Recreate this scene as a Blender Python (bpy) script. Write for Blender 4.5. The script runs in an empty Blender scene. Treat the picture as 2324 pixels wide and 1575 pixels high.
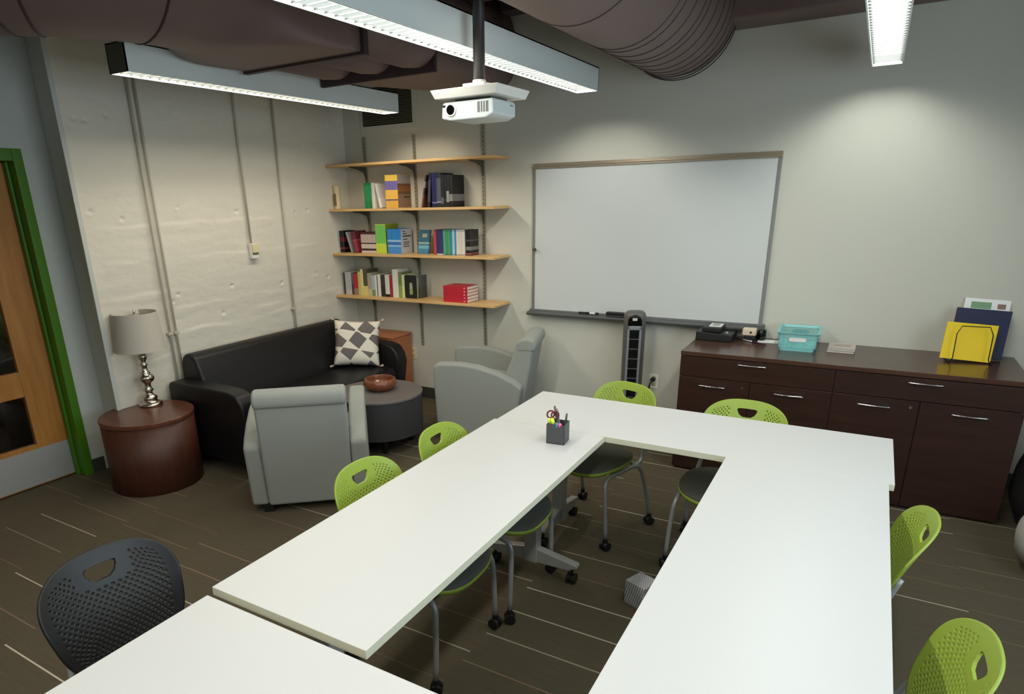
import bpy, bmesh, math, random
from mathutils import Vector, Matrix, noise

# ------------------------------------------------------------------ camera, light, exposure
S = bpy.context.scene
COL = S.collection
W, H = 2324, 1575
F, PX, PY = 1474.10, 1050.0, 959.0
YAW, PITCH, ROLL = 0.5550, -0.3325, -0.0263
CAM = Vector((4.2986, -4.9945, 1.83))
fwd = Vector((-math.sin(YAW) * math.cos(PITCH), math.cos(YAW) * math.cos(PITCH), math.sin(PITCH)))
rgt = Vector((math.cos(YAW), math.sin(YAW), 0))
upv = rgt.cross(fwd)
r2 = rgt * math.cos(ROLL) + upv * math.sin(ROLL)
u2 = -rgt * math.sin(ROLL) + upv * math.cos(ROLL)
cd = bpy.data.cameras.new('camera')
cd.sensor_width = 36.0
cd.sensor_fit = 'HORIZONTAL'
cd.lens = F * 36.0 / W
cd.shift_x = (W / 2 - PX) / W
cd.shift_y = (PY - H / 2) / W
cd.clip_start = 0.05
cam = bpy.data.objects.new('camera', cd)
COL.objects.link(cam)
cam.matrix_world = Matrix(((r2.x, u2.x, -fwd.x, CAM.x), (r2.y, u2.y, -fwd.y, CAM.y), (r2.z, u2.z, -fwd.z, CAM.z), (0, 0, 0, 1)))
S.camera = cam

wd = bpy.data.worlds.new('world')
S.world = wd
wd.use_nodes = True
wd.node_tree.nodes['Background'].inputs[0].default_value = (0.75, 0.88, 1.0, 1)
wd.node_tree.nodes['Background'].inputs[1].default_value = 0.3

S.view_settings.view_transform = 'Standard'
S.view_settings.look = 'None'
S.view_settings.gamma = 1
S.view_settings.use_curve_mapping = False
S.view_settings.exposure = 0.0

TUBE_POWER = 7.4          # watts per metre of fluorescent run
WARM = (1.0, 0.90, 0.72)
NEUT = (1.0, 0.97, 0.88)
COOL = (0.97, 1.0, 0.93)


def area(name, loc, sx, sy, power, color, rot=(0, 0, 0), parent=None, spread=None, wing=False):
    l = bpy.data.lights.new(name, 'AREA')
    l.shape = 'RECTANGLE'
    l.size, l.size_y = sx, sy
    l.energy = power
    l.color = color
    if spread: l.spread = spread
    if wing:   # batwing photometry of a parabolic louvre: strong at 50-70 degrees from vertical, cut off beyond 75
        l.use_nodes = True
        nt = l.node_tree
        em = nt.nodes['Emission']
        g = nt.nodes.new('ShaderNodeNewGeometry')
        vm = nt.nodes.new('ShaderNodeVectorMath'); vm.operation = 'DOT_PRODUCT'
        nt.links.new(g.outputs['Incoming'], vm.inputs[0]); nt.links.new(g.outputs['Normal'], vm.inputs[1])
        ab = nt.nodes.new('ShaderNodeMath'); ab.operation = 'ABSOLUTE'
        nt.links.new(vm.outputs['Value'], ab.inputs[0])
        cr = nt.nodes.new('ShaderNodeFloatCurve')
        c = cr.mapping.curves[0]
        pts = [(0.0, 0.005), (0.19, 0.005), (0.22, 0.30), (0.28, 0.85), (0.38, 1.0), (0.6, 0.60), (0.8, 0.36), (1.0, 0.28)]
        while len(c.points) < len(pts): c.points.new(0.5, 0.5)
        for p, q in zip(c.points, pts): p.location = q; p.handle_type = 'VECTOR'
        cr.mapping.update()
        nt.links.new(ab.outputs[0], cr.inputs['Value'])
        mu = nt.nodes.new('ShaderNodeMath'); mu.operation = 'MULTIPLY'; mu.inputs[1].default_value = 3.2
        nt.links.new(cr.outputs[0], mu.inputs[0])
        # narrower across the fixture than along it
        sx = nt.nodes.new('ShaderNodeSeparateXYZ'); nt.links.new(g.outputs['Incoming'], sx.inputs[0])
        ax = nt.nodes.new('ShaderNodeMath'); ax.operation = 'ABSOLUTE'; nt.links.new(sx.outputs['X'], ax.inputs[0])
        dv = nt.nodes.new('ShaderNodeMath'); dv.operation = 'DIVIDE'; nt.links.new(ax.outputs[0], dv.inputs[0]); nt.links.new(ab.outputs[0], dv.inputs[1])
        mr = nt.nodes.new('ShaderNodeMapRange'); mr.interpolation_type = 'SMOOTHSTEP'
        mr.inputs[1].default_value = 0.5; mr.inputs[2].default_value = 2.3; mr.inputs[3].default_value = 1.0; mr.inputs[4].default_value = 0.30
        nt.links.new(dv.outputs[0], mr.inputs[0])
        m2 = nt.nodes.new('ShaderNodeMath'); m2.operation = 'MULTIPLY'
        nt.links.new(mu.outputs[0], m2.inputs[0]); nt.links.new(mr.outputs[0], m2.inputs[1]); nt.links.new(m2.outputs[0], em.inputs['Strength'])
    o = bpy.data.objects.new(name, l)
    COL.objects.link(o)
    o.location = loc
    o.rotation_euler = rot
    if parent: o.parent = parent
    return o


# bluish fill light added at an assumed, unseen window in the right wall
area('added_cool_fill', (6.02, -3.3, 1.75), 1.3, 2.6, 52, (0.72, 0.88, 1.0), (0, math.radians(90), 0))

# ------------------------------------------------------------------ helpers
def link(name, me, parent=None):
    o = bpy.data.objects.new(name, me)
    COL.objects.link(o)
    if parent: o.parent = parent
    return o


def obj(name, bm, mats, parent=None, smooth=False, bevel=0, seg=2, sub=0, solid=0):
    me = bpy.data.meshes.new(name)
    bmesh.ops.recalc_face_normals(bm, faces=bm.faces) if not solid else None
    bm.to_mesh(me)
    bm.free()
    for m in (mats if isinstance(mats, (list, tuple)) else [mats]):
        me.materials.append(m)
    if smooth:
        for p in me.polygons: p.use_smooth = True
    o = link(name, me, parent)
    if bevel:
        b = o.modifiers.new('bevel', 'BEVEL')
        b.width = bevel; b.segments = seg; b.limit_method = 'ANGLE'; b.angle_limit = math.radians(35)
        b.harden_normals = False
        for p in me.polygons: p.use_smooth = True
        w = o.modifiers.new('wn', 'WEIGHTED_NORMAL')
    if sub:
        s = o.modifiers.new('sub', 'SUBSURF'); s.levels = s.render_levels = sub
    return o


def tag(o, label, cat, group=None, kind=None):
    o['label'] = label
    o['category'] = cat
    if group: o['group'] = group
    if kind: o['kind'] = kind
    return o


def thing(name, label, cat, loc=(0, 0, 0), rz=0, group=None):
    o = bpy.data.objects.new(name, None)
    o.empty_display_size = 0.1
    COL.objects.link(o)
    o.location = loc
    o.rotation_euler = (0, 0, rz)
    return tag(o, label, cat, group)


def struct(o):
    o['kind'] = 'structure'
    return o


def kids(o):
    return [c for c in bpy.data.objects if c.parent == o]


def dup(root, loc, rz, label, parent=None):
    c = root.copy(); COL.objects.link(c)
    if parent is None:
        c.location = loc; c.rotation_euler = (0, 0, rz); c['label'] = label
    else:
        c.parent = parent
    for k in kids(root): dup(k, None, None, None, c)
    return c


def box(bm, x0, x1, y0, y1, z0, z1, mi=0):
    v = [bm.verts.new((x, y, z)) for x in (x0, x1) for y in (y0, y1) for z in (z0, z1)]
    for a in ((0, 1, 3, 2), (4, 6, 7, 5), (0, 4, 5, 1), (2, 3, 7, 6), (0, 2, 6, 4), (1, 5, 7, 3)):
        f = bm.faces.new([v[i] for i in a]); f.material_index = mi
    return v


def quad(bm, pts, mi=0):
    f = bm.faces.new([bm.verts.new(p) for p in pts]); f.material_index = mi
    return f


def prism(bm, pts, axis, a0, a1, mi=0):
    """extrude a 2D outline; axis 'x': pts are (y,z); 'y': (x,z); 'z': (x,y)"""
    def P(p, a):
        return {'x': (a, p[0], p[1]), 'y': (p[0], a, p[1]), 'z': (p[0], p[1], a)}[axis]
    A = [bm.verts.new(P(p, a0)) for p in pts]
    B = [bm.verts.new(P(p, a1)) for p in pts]
    n = len(pts)
    fs = [bm.faces.new(A), bm.faces.new(B[::-1])]
    for i in range(n): fs.append(bm.faces.new((A[i], B[i], B[(i + 1) % n], A[(i + 1) % n])))
    for f in fs: f.material_index = mi
    return A + B


def lathe(bm, prof, n=40, c=(0, 0), mi=0, close=True):
    rings = []
    for r, z in prof:
        rings.append([bm.verts.new((c[0] + r * math.cos(2 * math.pi * i / n), c[1] + r * math.sin(2 * math.pi * i / n), z)) for i in range(n)])
    for a, b in zip(rings, rings[1:]):
        for i in range(n):
            f = bm.faces.new((a[i], a[(i + 1) % n], b[(i + 1) % n], b[i])); f.material_index = mi
    if close:
        for r in (rings[0], rings[-1]):
            f = bm.faces.new(r); f.material_index = mi
    return rings


def frames(path):
    T = []
    for i in range(len(path)):
        a = path[max(i - 1, 0)]; b = path[min(i + 1, len(path) - 1)]
        T.append((Vector(b) - Vector(a)).normalized())
    up = Vector((0, 0, 1)) if abs(T[0].z) < 0.9 else Vector((1, 0, 0))
    out = []
    n = T[0].cross(up).normalized()
    for t in T:
        n = (n - t * n.dot(t)).normalized()
        out.append((t, n, t.cross(n)))
    return out


def tube(bm, path, r, n=10, mi=0, cap=True, flat=1.0):
    R = r if isinstance(r, (list, tuple)) else [r] * len(path)
    rings = []
    for (p, (t, a, b), rr) in zip(path, frames(path), R):
        rings.append([bm.verts.new(Vector(p) + a * rr * math.cos(2 * math.pi * i / n) + b * rr * flat * math.sin(2 * math.pi * i / n)) for i in range(n)])
    for A, B in zip(rings, rings[1:]):
        for i in range(n):
            f = bm.faces.new((A[i], A[(i + 1) % n], B[(i + 1) % n], B[i])); f.material_index = mi
    if cap:
        for q in (rings[0], rings[-1]):
            f = bm.faces.new(q); f.material_index = mi
    return rings


def smooth_path(pts, n=6):
    """Catmull-Rom through the points"""
    P = [Vector(p) for p in pts]
    P = [P[0] * 2 - P[1]] + P + [P[-1] * 2 - P[-2]]
    out = []
    for i in range(1, len(P) - 2):
        for k in range(n):
            t = k / n
            a, b, c, d = P[i - 1:i + 3]
            out.append(0.5 * ((2 * b) + (c - a) * t + (2 * a - 5 * b + 4 * c - d) * t * t + (3 * b - a - 3 * c + d) * t ** 3))
    out.append(P[-2])
    return out


def round_rect(x0, x1, y0, y1, r, n=5):
    out = []
    for cx, cy, a in ((x1 - r, y1 - r, 0), (x0 + r, y1 - r, 90), (x0 + r, y0 + r, 180), (x1 - r, y0 + r, 270)):
        for i in range(n + 1):
            t = math.radians(a + 90 * i / n)
            out.append((cx + r * math.cos(t), cy + r * math.sin(t)))
    return out


# ------------------------------------------------------------------ materials
def srgb(r, g, b):
    f = lambda c: (c / 255 / 12.92) if c / 255 <= 0.04045 else ((c / 255 + 0.055) / 1.055) ** 2.4
    return (f(r), f(g), f(b), 1)


def mat(name, col, rough=0.6, metal=0.0, spec=0.5, noise_amt=0.0, nscale=20, bump=0.0, bscale=60, stretch=(1, 1, 1), sheen=0, coat=0, trans=0):
    m = bpy.data.materials.new(name)
    m.use_nodes = True
    nt = m.node_tree
    b = nt.nodes['Principled BSDF']
    b.inputs['Base Color'].default_value = col
    b.inputs['Roughness'].default_value = rough
    b.inputs['Metallic'].default_value = metal
    b.inputs['Specular IOR Level'].default_value = spec
    if sheen: b.inputs['Sheen Weight'].default_value = sheen
    if coat: b.inputs['Coat Weight'].default_value = coat; b.inputs['Coat Roughness'].default_value = 0.15
    if trans: b.inputs['Transmission Weight'].default_value = trans
    tc = nt.nodes.new('ShaderNodeTexCoord')
    mp = nt.nodes.new('ShaderNodeMapping')
    mp.inputs['Scale'].default_value = stretch
    nt.links.new(tc.outputs['Object'], mp.inputs[0])
    if noise_amt:
        n = nt.nodes.new('ShaderNodeTexNoise'); n.inputs['Scale'].default_value = nscale; n.inputs['Detail'].default_value = 4
        nt.links.new(mp.outputs[0], n.inputs['Vector'])
        mx = nt.nodes.new('ShaderNodeMix'); mx.data_type = 'RGBA'
        mx.inputs[6].default_value = tuple(c * (1 - noise_amt) for c in col[:3]) + (1,)
        mx.inputs[7].default_value = tuple(min(1, c * (1 + noise_amt)) for c in col[:3]) + (1,)
        nt.links.new(n.outputs['Fac'], mx.inputs[0])
        nt.links.new(mx.outputs[2], b.inputs['Base Color'])
    if bump:
        n2 = nt.nodes.new('ShaderNodeTexNoise'); n2.inputs['Scale'].default_value = bscale; n2.inputs['Detail'].default_value = 3
        nt.links.new(mp.outputs[0], n2.inputs['Vector'])
        bp = nt.nodes.new('ShaderNodeBump'); bp.inputs['Strength'].default_value = bump; bp.inputs['Distance'].default_value = 0.004
        nt.links.new(n2.outputs['Fac'], bp.inputs['Height'])
        nt.links.new(bp.outputs[0], b.inputs['Normal'])
    return m


def bands(name, stops, rough=0.45, axis='Z', lo=0.0, hi=1.0):
    """constant colour bands along an object axis between lo and hi"""
    m = bpy.data.materials.new(name); m.use_nodes = True
    nt = m.node_tree; b = nt.nodes['Principled BSDF']
    b.inputs['Roughness'].default_value = rough
    tc = nt.nodes.new('ShaderNodeTexCoord'); sp = nt.nodes.new('ShaderNodeSeparateXYZ')
    mr = nt.nodes.new('ShaderNodeMapRange'); mr.inputs[1].default_value = lo; mr.inputs[2].default_value = hi
    cr = nt.nodes.new('ShaderNodeValToRGB'); cr.color_ramp.interpolation = 'CONSTANT'
    nt.links.new(tc.outputs['Object'], sp.inputs[0]); nt.links.new(sp.outputs[axis], mr.inputs[0]); nt.links.new(mr.outputs[0], cr.inputs[0])
    e = cr.color_ramp.elements
    e[0].position = stops[0][0]; e[0].color = stops[0][1]
    e[1].position = stops[1][0]; e[1].color = stops[1][1]
    for p, c in stops[2:]:
        k = e.new(p); k.color = c
    nt.links.new(cr.outputs[0], b.inputs['Base Color'])
    return m


def wood(name, c1, c2, rough=0.35, scale=1.0, direction='X', coat=0.0):
    m = bpy.data.materials.new(name); m.use_nodes = True
    nt = m.node_tree; b = nt.nodes['Principled BSDF']
    b.inputs['Roughness'].default_value = rough
    if coat: b.inputs['Coat Weight'].default_value = coat; b.inputs['Coat Roughness'].default_value = 0.12
    tc = nt.nodes.new('ShaderNodeTexCoord'); mp = nt.nodes.new('ShaderNodeMapping')
    sc = {'X': (1.2, 14, 14), 'Y': (14, 1.2, 14), 'Z': (14, 14, 1.2)}[direction]
    mp.inputs['Scale'].default_value = tuple(s * scale for s in sc)
    n = nt.nodes.new('ShaderNodeTexNoise'); n.inputs['Scale'].default_value = 3; n.inputs['Detail'].default_value = 8; n.inputs['Roughness'].default_value = 0.65
    cr = nt.nodes.new('ShaderNodeValToRGB'); cr.color_ramp.elements[0].position = 0.3; cr.color_ramp.elements[1].position = 0.7
    cr.color_ramp.elements[0].color = c1; cr.color_ramp.elements[1].color = c2
    nt.links.new(tc.outputs['Object'], mp.inputs[0]); nt.links.new(mp.outputs[0], n.inputs['Vector'])
    nt.links.new(n.outputs['Fac'], cr.inputs[0]); nt.links.new(cr.outputs[0], b.inputs['Base Color'])
    return m


def carpet():
    m = bpy.data.materials.new('striped_carpet_tile'); m.use_nodes = True
    nt = m.node_tree; b = nt.nodes['Principled BSDF']; b.inputs['Roughness'].default_value = 0.95
    b.inputs['Specular IOR Level'].default_value = 0.1
    N, L = nt.nodes.new, nt.links.new
    def math_(op, a, bb=None):
        n = N('ShaderNodeMath'); n.operation = op
        for i, v in enumerate((a, bb)):
            if v is None: continue
            if isinstance(v, (int, float)): n.inputs[i].default_value = v
            else: L(v, n.inputs[i])
        return n.outputs[0]
    def white(*v):
        c = N('ShaderNodeCombineXYZ')
        for i, x in enumerate(v):
            if isinstance(x, (int, float)): c.inputs[i].default_value = x
            else: L(x, c.inputs[i])
        w = N('ShaderNodeTexWhiteNoise'); w.noise_dimensions = '3D'; L(c.outputs[0], w.inputs[0])
        return w.outputs[0]
    tc = N('ShaderNodeTexCoord'); sp = N('ShaderNodeSeparateXYZ'); L(tc.outputs['Object'], sp.inputs[0])
    x, y = sp.outputs[0], sp.outputs[1]
    col = math_('FLOOR', math_('DIVIDE', math_('SUBTRACT', x, 0.04), 0.61))
    rnd = white(col, 3.7, 1.1)
    yy = math_('ADD', math_('DIVIDE', y, 0.205), math_('MULTIPLY', rnd, 7.0))
    row = math_('FLOOR', yy)
    fr = math_('SUBTRACT', yy, row)
    h = white(col, row, 9.2)
    h2 = white(col, row, 4.4)
    line = math_('LESS_THAN', fr, 0.035)
    on = math_('GREATER_THAN', h, 0.18)
    stren = math_('MULTIPLY', math_('MULTIPLY', line, on), math_('ADD', 0.25, math_('MULTIPLY', h2, 0.75)))
    ns = N('ShaderNodeTexNoise'); ns.inputs['Scale'].default_value = 260; ns.inputs['Detail'].default_value = 2; L(tc.outputs['Object'], ns.inputs['Vector'])
    mp = N('ShaderNodeMapping'); mp.inputs['Scale'].default_value = (3, 40, 1); L(tc.outputs['Object'], mp.inputs[0])
    n3 = N('ShaderNodeTexNoise'); n3.inputs['Scale'].default_value = 2; n3.inputs['Detail'].default_value = 3; L(mp.outputs[0], n3.inputs['Vector'])
    f1 = math_('ADD', math_('MULTIPLY', ns.outputs[0], 0.5), math_('MULTIPLY', n3.outputs[0], 0.5))
    base = N('ShaderNodeMix'); base.data_type = 'RGBA'; L(f1, base.inputs[0])
    base.inputs[6].default_value = srgb(74, 66, 52); base.inputs[7].default_value = srgb(106, 97, 80)
    lc = N('ShaderNodeMix'); lc.data_type = 'RGBA'; L(math_('GREATER_THAN', h, 0.62), lc.inputs[0])
    lc.inputs[6].default_value = srgb(205, 196, 172); lc.inputs[7].default_value = srgb(142, 116, 98)
    fin = N('ShaderNodeMix'); fin.data_type = 'RGBA'; L(stren, fin.inputs[0]); L(base.outputs[2], fin.inputs[6]); L(lc.outputs[2], fin.inputs[7])
    L(fin.outputs[2], b.inputs['Base Color'])
    bp = N('ShaderNodeBump'); bp.inputs['Strength'].default_value = 0.5; bp.inputs['Distance'].default_value = 0.004
    L(ns.outputs[0], bp.inputs['Height']); L(bp.outputs[0], b.inputs['Normal'])
    return m


M = {}
M['wall'] = mat('painted_drywall', srgb(203, 202, 190), 0.7, spec=0.25, bump=0.12, bscale=180)
M['wall_cool'] = mat('painted_drywall_grey', srgb(200, 203, 197), 0.7, spec=0.25, bump=0.12, bscale=180)
M['concrete'] = mat('painted_rough_concrete', srgb(222, 217, 203), 0.55, spec=0.35, noise_amt=0.03, nscale=9, bump=0.35, bscale=22, stretch=(1, 1, 2.2))
M['ceiling'] = mat('dark_painted_ceiling', srgb(84, 70, 68), 0.8, noise_amt=0.15, nscale=3)
M['duct'] = mat('brown_painted_duct', srgb(118, 98, 94), 0.55, spec=0.4, noise_amt=0.06, nscale=6)
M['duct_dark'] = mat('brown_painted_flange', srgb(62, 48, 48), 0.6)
M['base'] = mat('dark_grey_vinyl_base', srgb(62, 62, 58), 0.6)
M['carpet'] = carpet()
M['green_paint'] = mat('green_door_paint', srgb(70, 122, 22), 0.4)
M['door_wood'] = wood('honey_maple', srgb(158, 104, 44), srgb(188, 132, 68), 0.45, 0.5, 'Z')
M['steel'] = mat('brushed_kick_plate', srgb(175, 175, 173), 0.5, metal=0.35, noise_amt=0.05, nscale=60, stretch=(1, 1, 12))
M['glass_dark'] = mat('door_glass', (0.9, 0.92, 0.9, 1), 0.03, trans=1.0)
M['white_lam'] = mat('white_laminate', srgb(208, 208, 206), 0.42, spec=0.4, noise_amt=0.01, nscale=120)
M['edge'] = mat('cream_edge_band', srgb(212, 210, 188), 0.5)
M['grey_metal'] = mat('silver_grey_metal', srgb(178, 178, 176), 0.38, metal=0.35)
M['black_pl'] = mat('black_plastic', srgb(22, 22, 23), 0.45)
M['green_pl'] = mat('lime_green_plastic', srgb(146, 168, 62), 0.42, spec=0.45, bump=0.05, bscale=300)
M['blackchair'] = mat('charcoal_plastic', srgb(25, 25, 26), 0.45, spec=0.45)
M['seat_fab'] = mat('dark_grey_seat_fabric', srgb(88, 88, 80), 0.9, noise_amt=0.12, nscale=200, bump=0.4, bscale=400)
M['tube'] = mat('grey_chair_tube', srgb(158, 160, 160), 0.4, metal=0.3)
M['cab'] = wood('dark_walnut', srgb(44, 25, 18), srgb(58, 35, 26), 0.36, 0.7, 'X')
M['cab_top'] = wood('dark_walnut_top', srgb(66, 43, 34), srgb(84, 58, 47), 0.22, 0.7, 'X')
M['chrome'] = mat('satin_nickel', srgb(205, 205, 205), 0.22, metal=1.0)
M['nickel_lamp'] = mat('brushed_nickel_lamp', srgb(190, 183, 170), 0.22, metal=1.0)
M['shade'] = mat('linen_shade', srgb(196, 188, 176), 0.85, noise_amt=0.05, nscale=120, bump=0.3, bscale=300)
M['leather'] = mat('black_leather', srgb(24, 23, 24), 0.42, spec=0.4, bump=0.15, bscale=250)
M['grey_fab'] = mat('grey_upholstery', srgb(150, 153, 146), 0.9, noise_amt=0.10, nscale=160, bump=0.5, bscale=260, sheen=0.15, stretch=(1, 1, 1.6))
M['side_wood'] = wood('mahogany_veneer', srgb(62, 30, 19), srgb(82, 43, 28), 0.48, 0.6, 'Z')
M['coffee_top'] = mat('grey_table_top', srgb(106, 100, 96), 0.6, noise_amt=0.05, nscale=90)
M['coffee_side'] = mat('charcoal_drum', srgb(56, 56, 58), 0.6, noise_amt=0.08, nscale=90)
M['bowl'] = wood('turned_wood_bowl', srgb(98, 54, 34), srgb(140, 84, 55), 0.3, 1.5, 'X')
M['shelf'] = wood('birch_shelf', srgb(206, 164, 104), srgb(226, 188, 130), 0.4, 0.6, 'X')
M['bracket'] = mat('grey_steel_bracket', srgb(92, 90, 82), 0.5, metal=0.3)
M['standard'] = mat('slotted_standard', srgb(150, 145, 130), 0.5, metal=0.2)
M['wb'] = mat('whiteboard_enamel', srgb(206, 210, 208), 0.28, spec=0.5)
M['alu'] = mat('bronze_aluminium', srgb(172, 158, 138), 0.35, metal=0.6)
M['alu_grey'] = mat('grey_aluminium', srgb(146, 146, 144), 0.4, metal=0.5)
M['tray'] = mat('dark_grey_tray', srgb(92, 94, 94), 0.45, metal=0.3)
M['white_pl'] = mat('white_plastic', srgb(232, 230, 222), 0.4)
M['ivory'] = mat('ivory_plastic', srgb(226, 214, 176), 0.45)
M['white_metal'] = mat('white_enamel', srgb(215, 222, 220), 0.4)
M['louver'] = mat('louver_grey', srgb(60, 62, 61), 0.35)
M['diffuser'] = bpy.data.materials.new('lit_diffuser'); M['diffuser'].use_nodes = True
_b = M['diffuser'].node_tree.nodes['Principled BSDF']
_b.inputs['Base Color'].default_value = (0.8, 0.8, 0.8, 1); _b.inputs['Emission Color'].default_value = (0.96, 1.0, 0.97, 1); _b.inputs['Emission Strength'].default_value = 0.9
M['vent'] = mat('dark_grille', srgb(112, 106, 84), 0.6)
M['black'] = mat('black_void', srgb(10, 10, 10), 0.9)
M['conduit'] = mat('painted_conduit', srgb(196, 190, 176), 0.45)
M['pages'] = mat('paper_pages', srgb(226, 220, 205), 0.8, noise_amt=0.06, nscale=300, stretch=(1, 1, 20))
M['paper'] = mat('white_paper', srgb(238, 238, 236), 0.7)
M['fan_grey'] = mat('fan_grey_plastic', srgb(92, 90, 86), 0.45)
M['fan_silver'] = mat('fan_silver_plastic', srgb(150, 156, 160), 0.35, metal=0.4)
M['gloss_black'] = mat('gloss_black', srgb(8, 8, 9), 0.08)
M['teal'] = mat('aqua_plastic', srgb(136, 205, 202), 0.45)
M['yellow'] = mat('yellow_folder', srgb(238, 204, 22), 0.6)
M['navy'] = mat('navy_folder', srgb(22, 30, 66), 0.6)
M['wire'] = mat('black_wire', srgb(30, 28, 26), 0.4, metal=0.5)
M['orange_wood'] = wood('orange_pine', srgb(168, 98, 58), srgb(190, 120, 76), 0.45, 0.8, 'X')
M['cup'] = mat('charcoal_cup', srgb(72, 74, 76), 0.5)


def plain(rgb, rough=0.45):
    k = 'c%d_%d_%d' % rgb
    if k not in M: M[k] = mat('print_%d_%d_%d' % rgb, srgb(*rgb), rough)
    return M[k]


# ------------------------------------------------------------------ room shell
XR, YN, ZC = 6.1, -8.0, 3.25
bm = bmesh.new(); box(bm, -1.6, XR, YN, 0.1, -0.1, 0.0)
struct(obj('floor', bm, M['carpet']))
bm = bmesh.new(); box(bm, -1.6, XR, YN, 0.1, ZC, ZC + 0.1)
struct(obj('ceiling', bm, M['ceiling']))
bm = bmesh.new(); box(bm, -0.1, XR, 0.0, 0.12, 0, ZC)
struct(obj('wall_back', bm, M['wall']))
bm = bmesh.new(); box(bm, -1.6, XR, YN - 0.1, YN, 0, ZC)
struct(obj('wall_front', bm, M['wall_cool']))
# right wall, out of view, opened for the added window of the bluish fill
bm = bmesh.new()
box(bm, XR, XR + 0.12, YN, -4.7, 0, ZC); box(bm, XR, XR + 0.12, -1.9, 0.12, 0, ZC)
box(bm, XR, XR + 0.12, -4.7, -1.9, 0, 1.0); box(bm, XR, XR + 0.12, -4.7, -1.9, 2.5, ZC)
struct(obj('wall_right', bm, M['wall_cool']))
wf = bpy.data.objects.new('assumed_window_1', None); COL.objects.link(wf); wf.location = (XR, -3.3, 1.0); wf['kind'] = 'structure'
bm = bmesh.new()
for a in ((-1.4, -1.34, 0, 1.5), (1.34, 1.4, 0, 1.5), (-1.4, 1.4, 0, 0.06), (-1.4, 1.4, 1.44, 1.5), (-0.03, 0.03, 0, 1.5)):
    box(bm, 0.0, 0.06, a[0], a[1], a[2], a[3])
obj('assumed_window_frame', bm, M['white_pl'], wf)

# rough board-marked concrete wall, real relief
PITS = [(-2.505, 1.809), (-2.298, 1.755), (-1.864, 1.82), (-1.342, 1.775), (-1.24, 1.855), (-0.714, 1.746), (-0.562, 1.76), (-1.973, 1.215),
        (-2.03, 1.17), (-1.482, 1.219), (-0.956, 1.179), (-0.534, 1.209), (-0.375, 1.168), (-2.498, 2.352), (-2.28, 2.385), (-2.43, 2.345), (-1.6, 1.02)]
LEDGES = [(1.92, 0.004, -1.6, 0.0), (1.705, 0.006, -2.55, -0.9), (1.47, 0.003, -2.5, -0.4), (1.24, 0.006, -2.55, -1.95), (1.12, 0.004, -2.3, -0.9),
          (0.93, 0.006, -2.2, -0.3), (2.12, 0.0025, -2.5, -0.2), (0.78, 0.004, -2.55, -1.2), (1.03, 0.004, -1.3, -0.1)]
bm = bmesh.new()
ny, nz = 256, 320
vs = []
for i in range(ny + 1):
    y = -2.6 + 2.6 * i / ny
    row = []
    for j in range(nz + 1):
        z = ZC * j / nz
        d = 0.0035 * noise.noise(Vector((y * 1.7, z * 4.0, 3.1))) + 0.002 * noise.noise(Vector((y * 6, z * 22, 7.7))) + 0.0012 * noise.noise(Vector((y * 17, z * 45, 2.2)))
        for zl, amp, ya, yb in LEDGES:
            zz = zl + 0.03 * noise.noise(Vector((y * 2.2, zl * 9, 1))) + 0.008 * noise.noise(Vector((y * 11, zl * 5, 2)))
            w = max(0.0, min(1, (y - ya) / 0.15)) * max(0.0, min(1, (yb - y) / 0.15)) * max(0, 0.55 + noise.noise(Vector((y * 4, zl * 7, 5))))
            t = (zz - z)
            d += 1.35 * amp * w * (math.exp(-(t / 0.05) ** 2) if t > 0 else math.exp(-(t / 0.008) ** 2))
        for k, (py, pz) in enumerate(PITS):
            if abs(y - py) < 0.09 and abs(z - pz) < 0.08:
                q = math.hypot((y - py) * (1.0 + 0.3 * (k % 3)), (z - pz) * 1.5)
                d -= 0.020 * math.exp(-(q / 0.015) ** 2)
                q2 = math.hypot(y - py + 0.01, (z - pz + 0.022) * 1.6)
                d += 0.005 * math.exp(-(q2 / 0.02) ** 2)
        if i == 0: d = 0
        row.append(bm.verts.new((d, y, z)))
    vs.append(row)
for i in range(ny):
    for j in range(nz):
        bm.faces.new((vs[i][j], vs[i + 1][j], vs[i + 1][j + 1], vs[i][j + 1]))
w = struct(obj('wall_left', bm, M['concrete'], smooth=True, solid=1))
bm = bmesh.new()
box(bm, -0.30, -0.03, -2.45, 0.12, 0, ZC)
prism(bm, [(-0.305, -2.30), (-0.315, -2.52), (0.010, -2.602), (0.012, -2.598), (0.012, -2.572), (-0.02, -2.565), (-0.02, -2.30)], 'z', 0, ZC)
struct(obj('trim_1', bm, M['wall_cool']))
# wall holding the door, set back
D0, D1 = -2.80, -3.72          # clear opening in y (right jamb inner, left jamb inner)
bm = bmesh.new()
box(bm, -0.45, -0.31, -2.69, -2.50, 0, ZC)
box(bm, -0.45, -0.31, YN, -3.83, 0, ZC)
box(bm, -0.45, -0.31, -3.83, -2.69, 2.187, ZC)
struct(obj('wall_door', bm, M['wall_cool']))
# corridor beyond the door
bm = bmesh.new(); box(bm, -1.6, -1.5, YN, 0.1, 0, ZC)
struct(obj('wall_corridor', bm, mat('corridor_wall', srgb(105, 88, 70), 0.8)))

# baseboards
bm = bmesh.new(); box(bm, 0.0, 3.3, -0.012, 0.0, 0, 0.105); box(bm, 5.15, XR, -0.012, 0, 0, 0.105)
struct(obj('baseboard_back', bm, M['base'], bevel=0.003))
bm = bmesh.new(); box(bm, 0.012, 0.022, -2.6, -0.012, 0, 0.105); prism(bm, [(-0.31, -2.53), (-0.31, -2.54), (0.012, -2.615), (0.022, -2.60)], 'z', 0, 0.105); box(bm, -0.31, -0.298, -2.69, -2.6, 0, 0.105)
struct(obj('baseboard_left', bm, M['base'], bevel=0.003))

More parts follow.
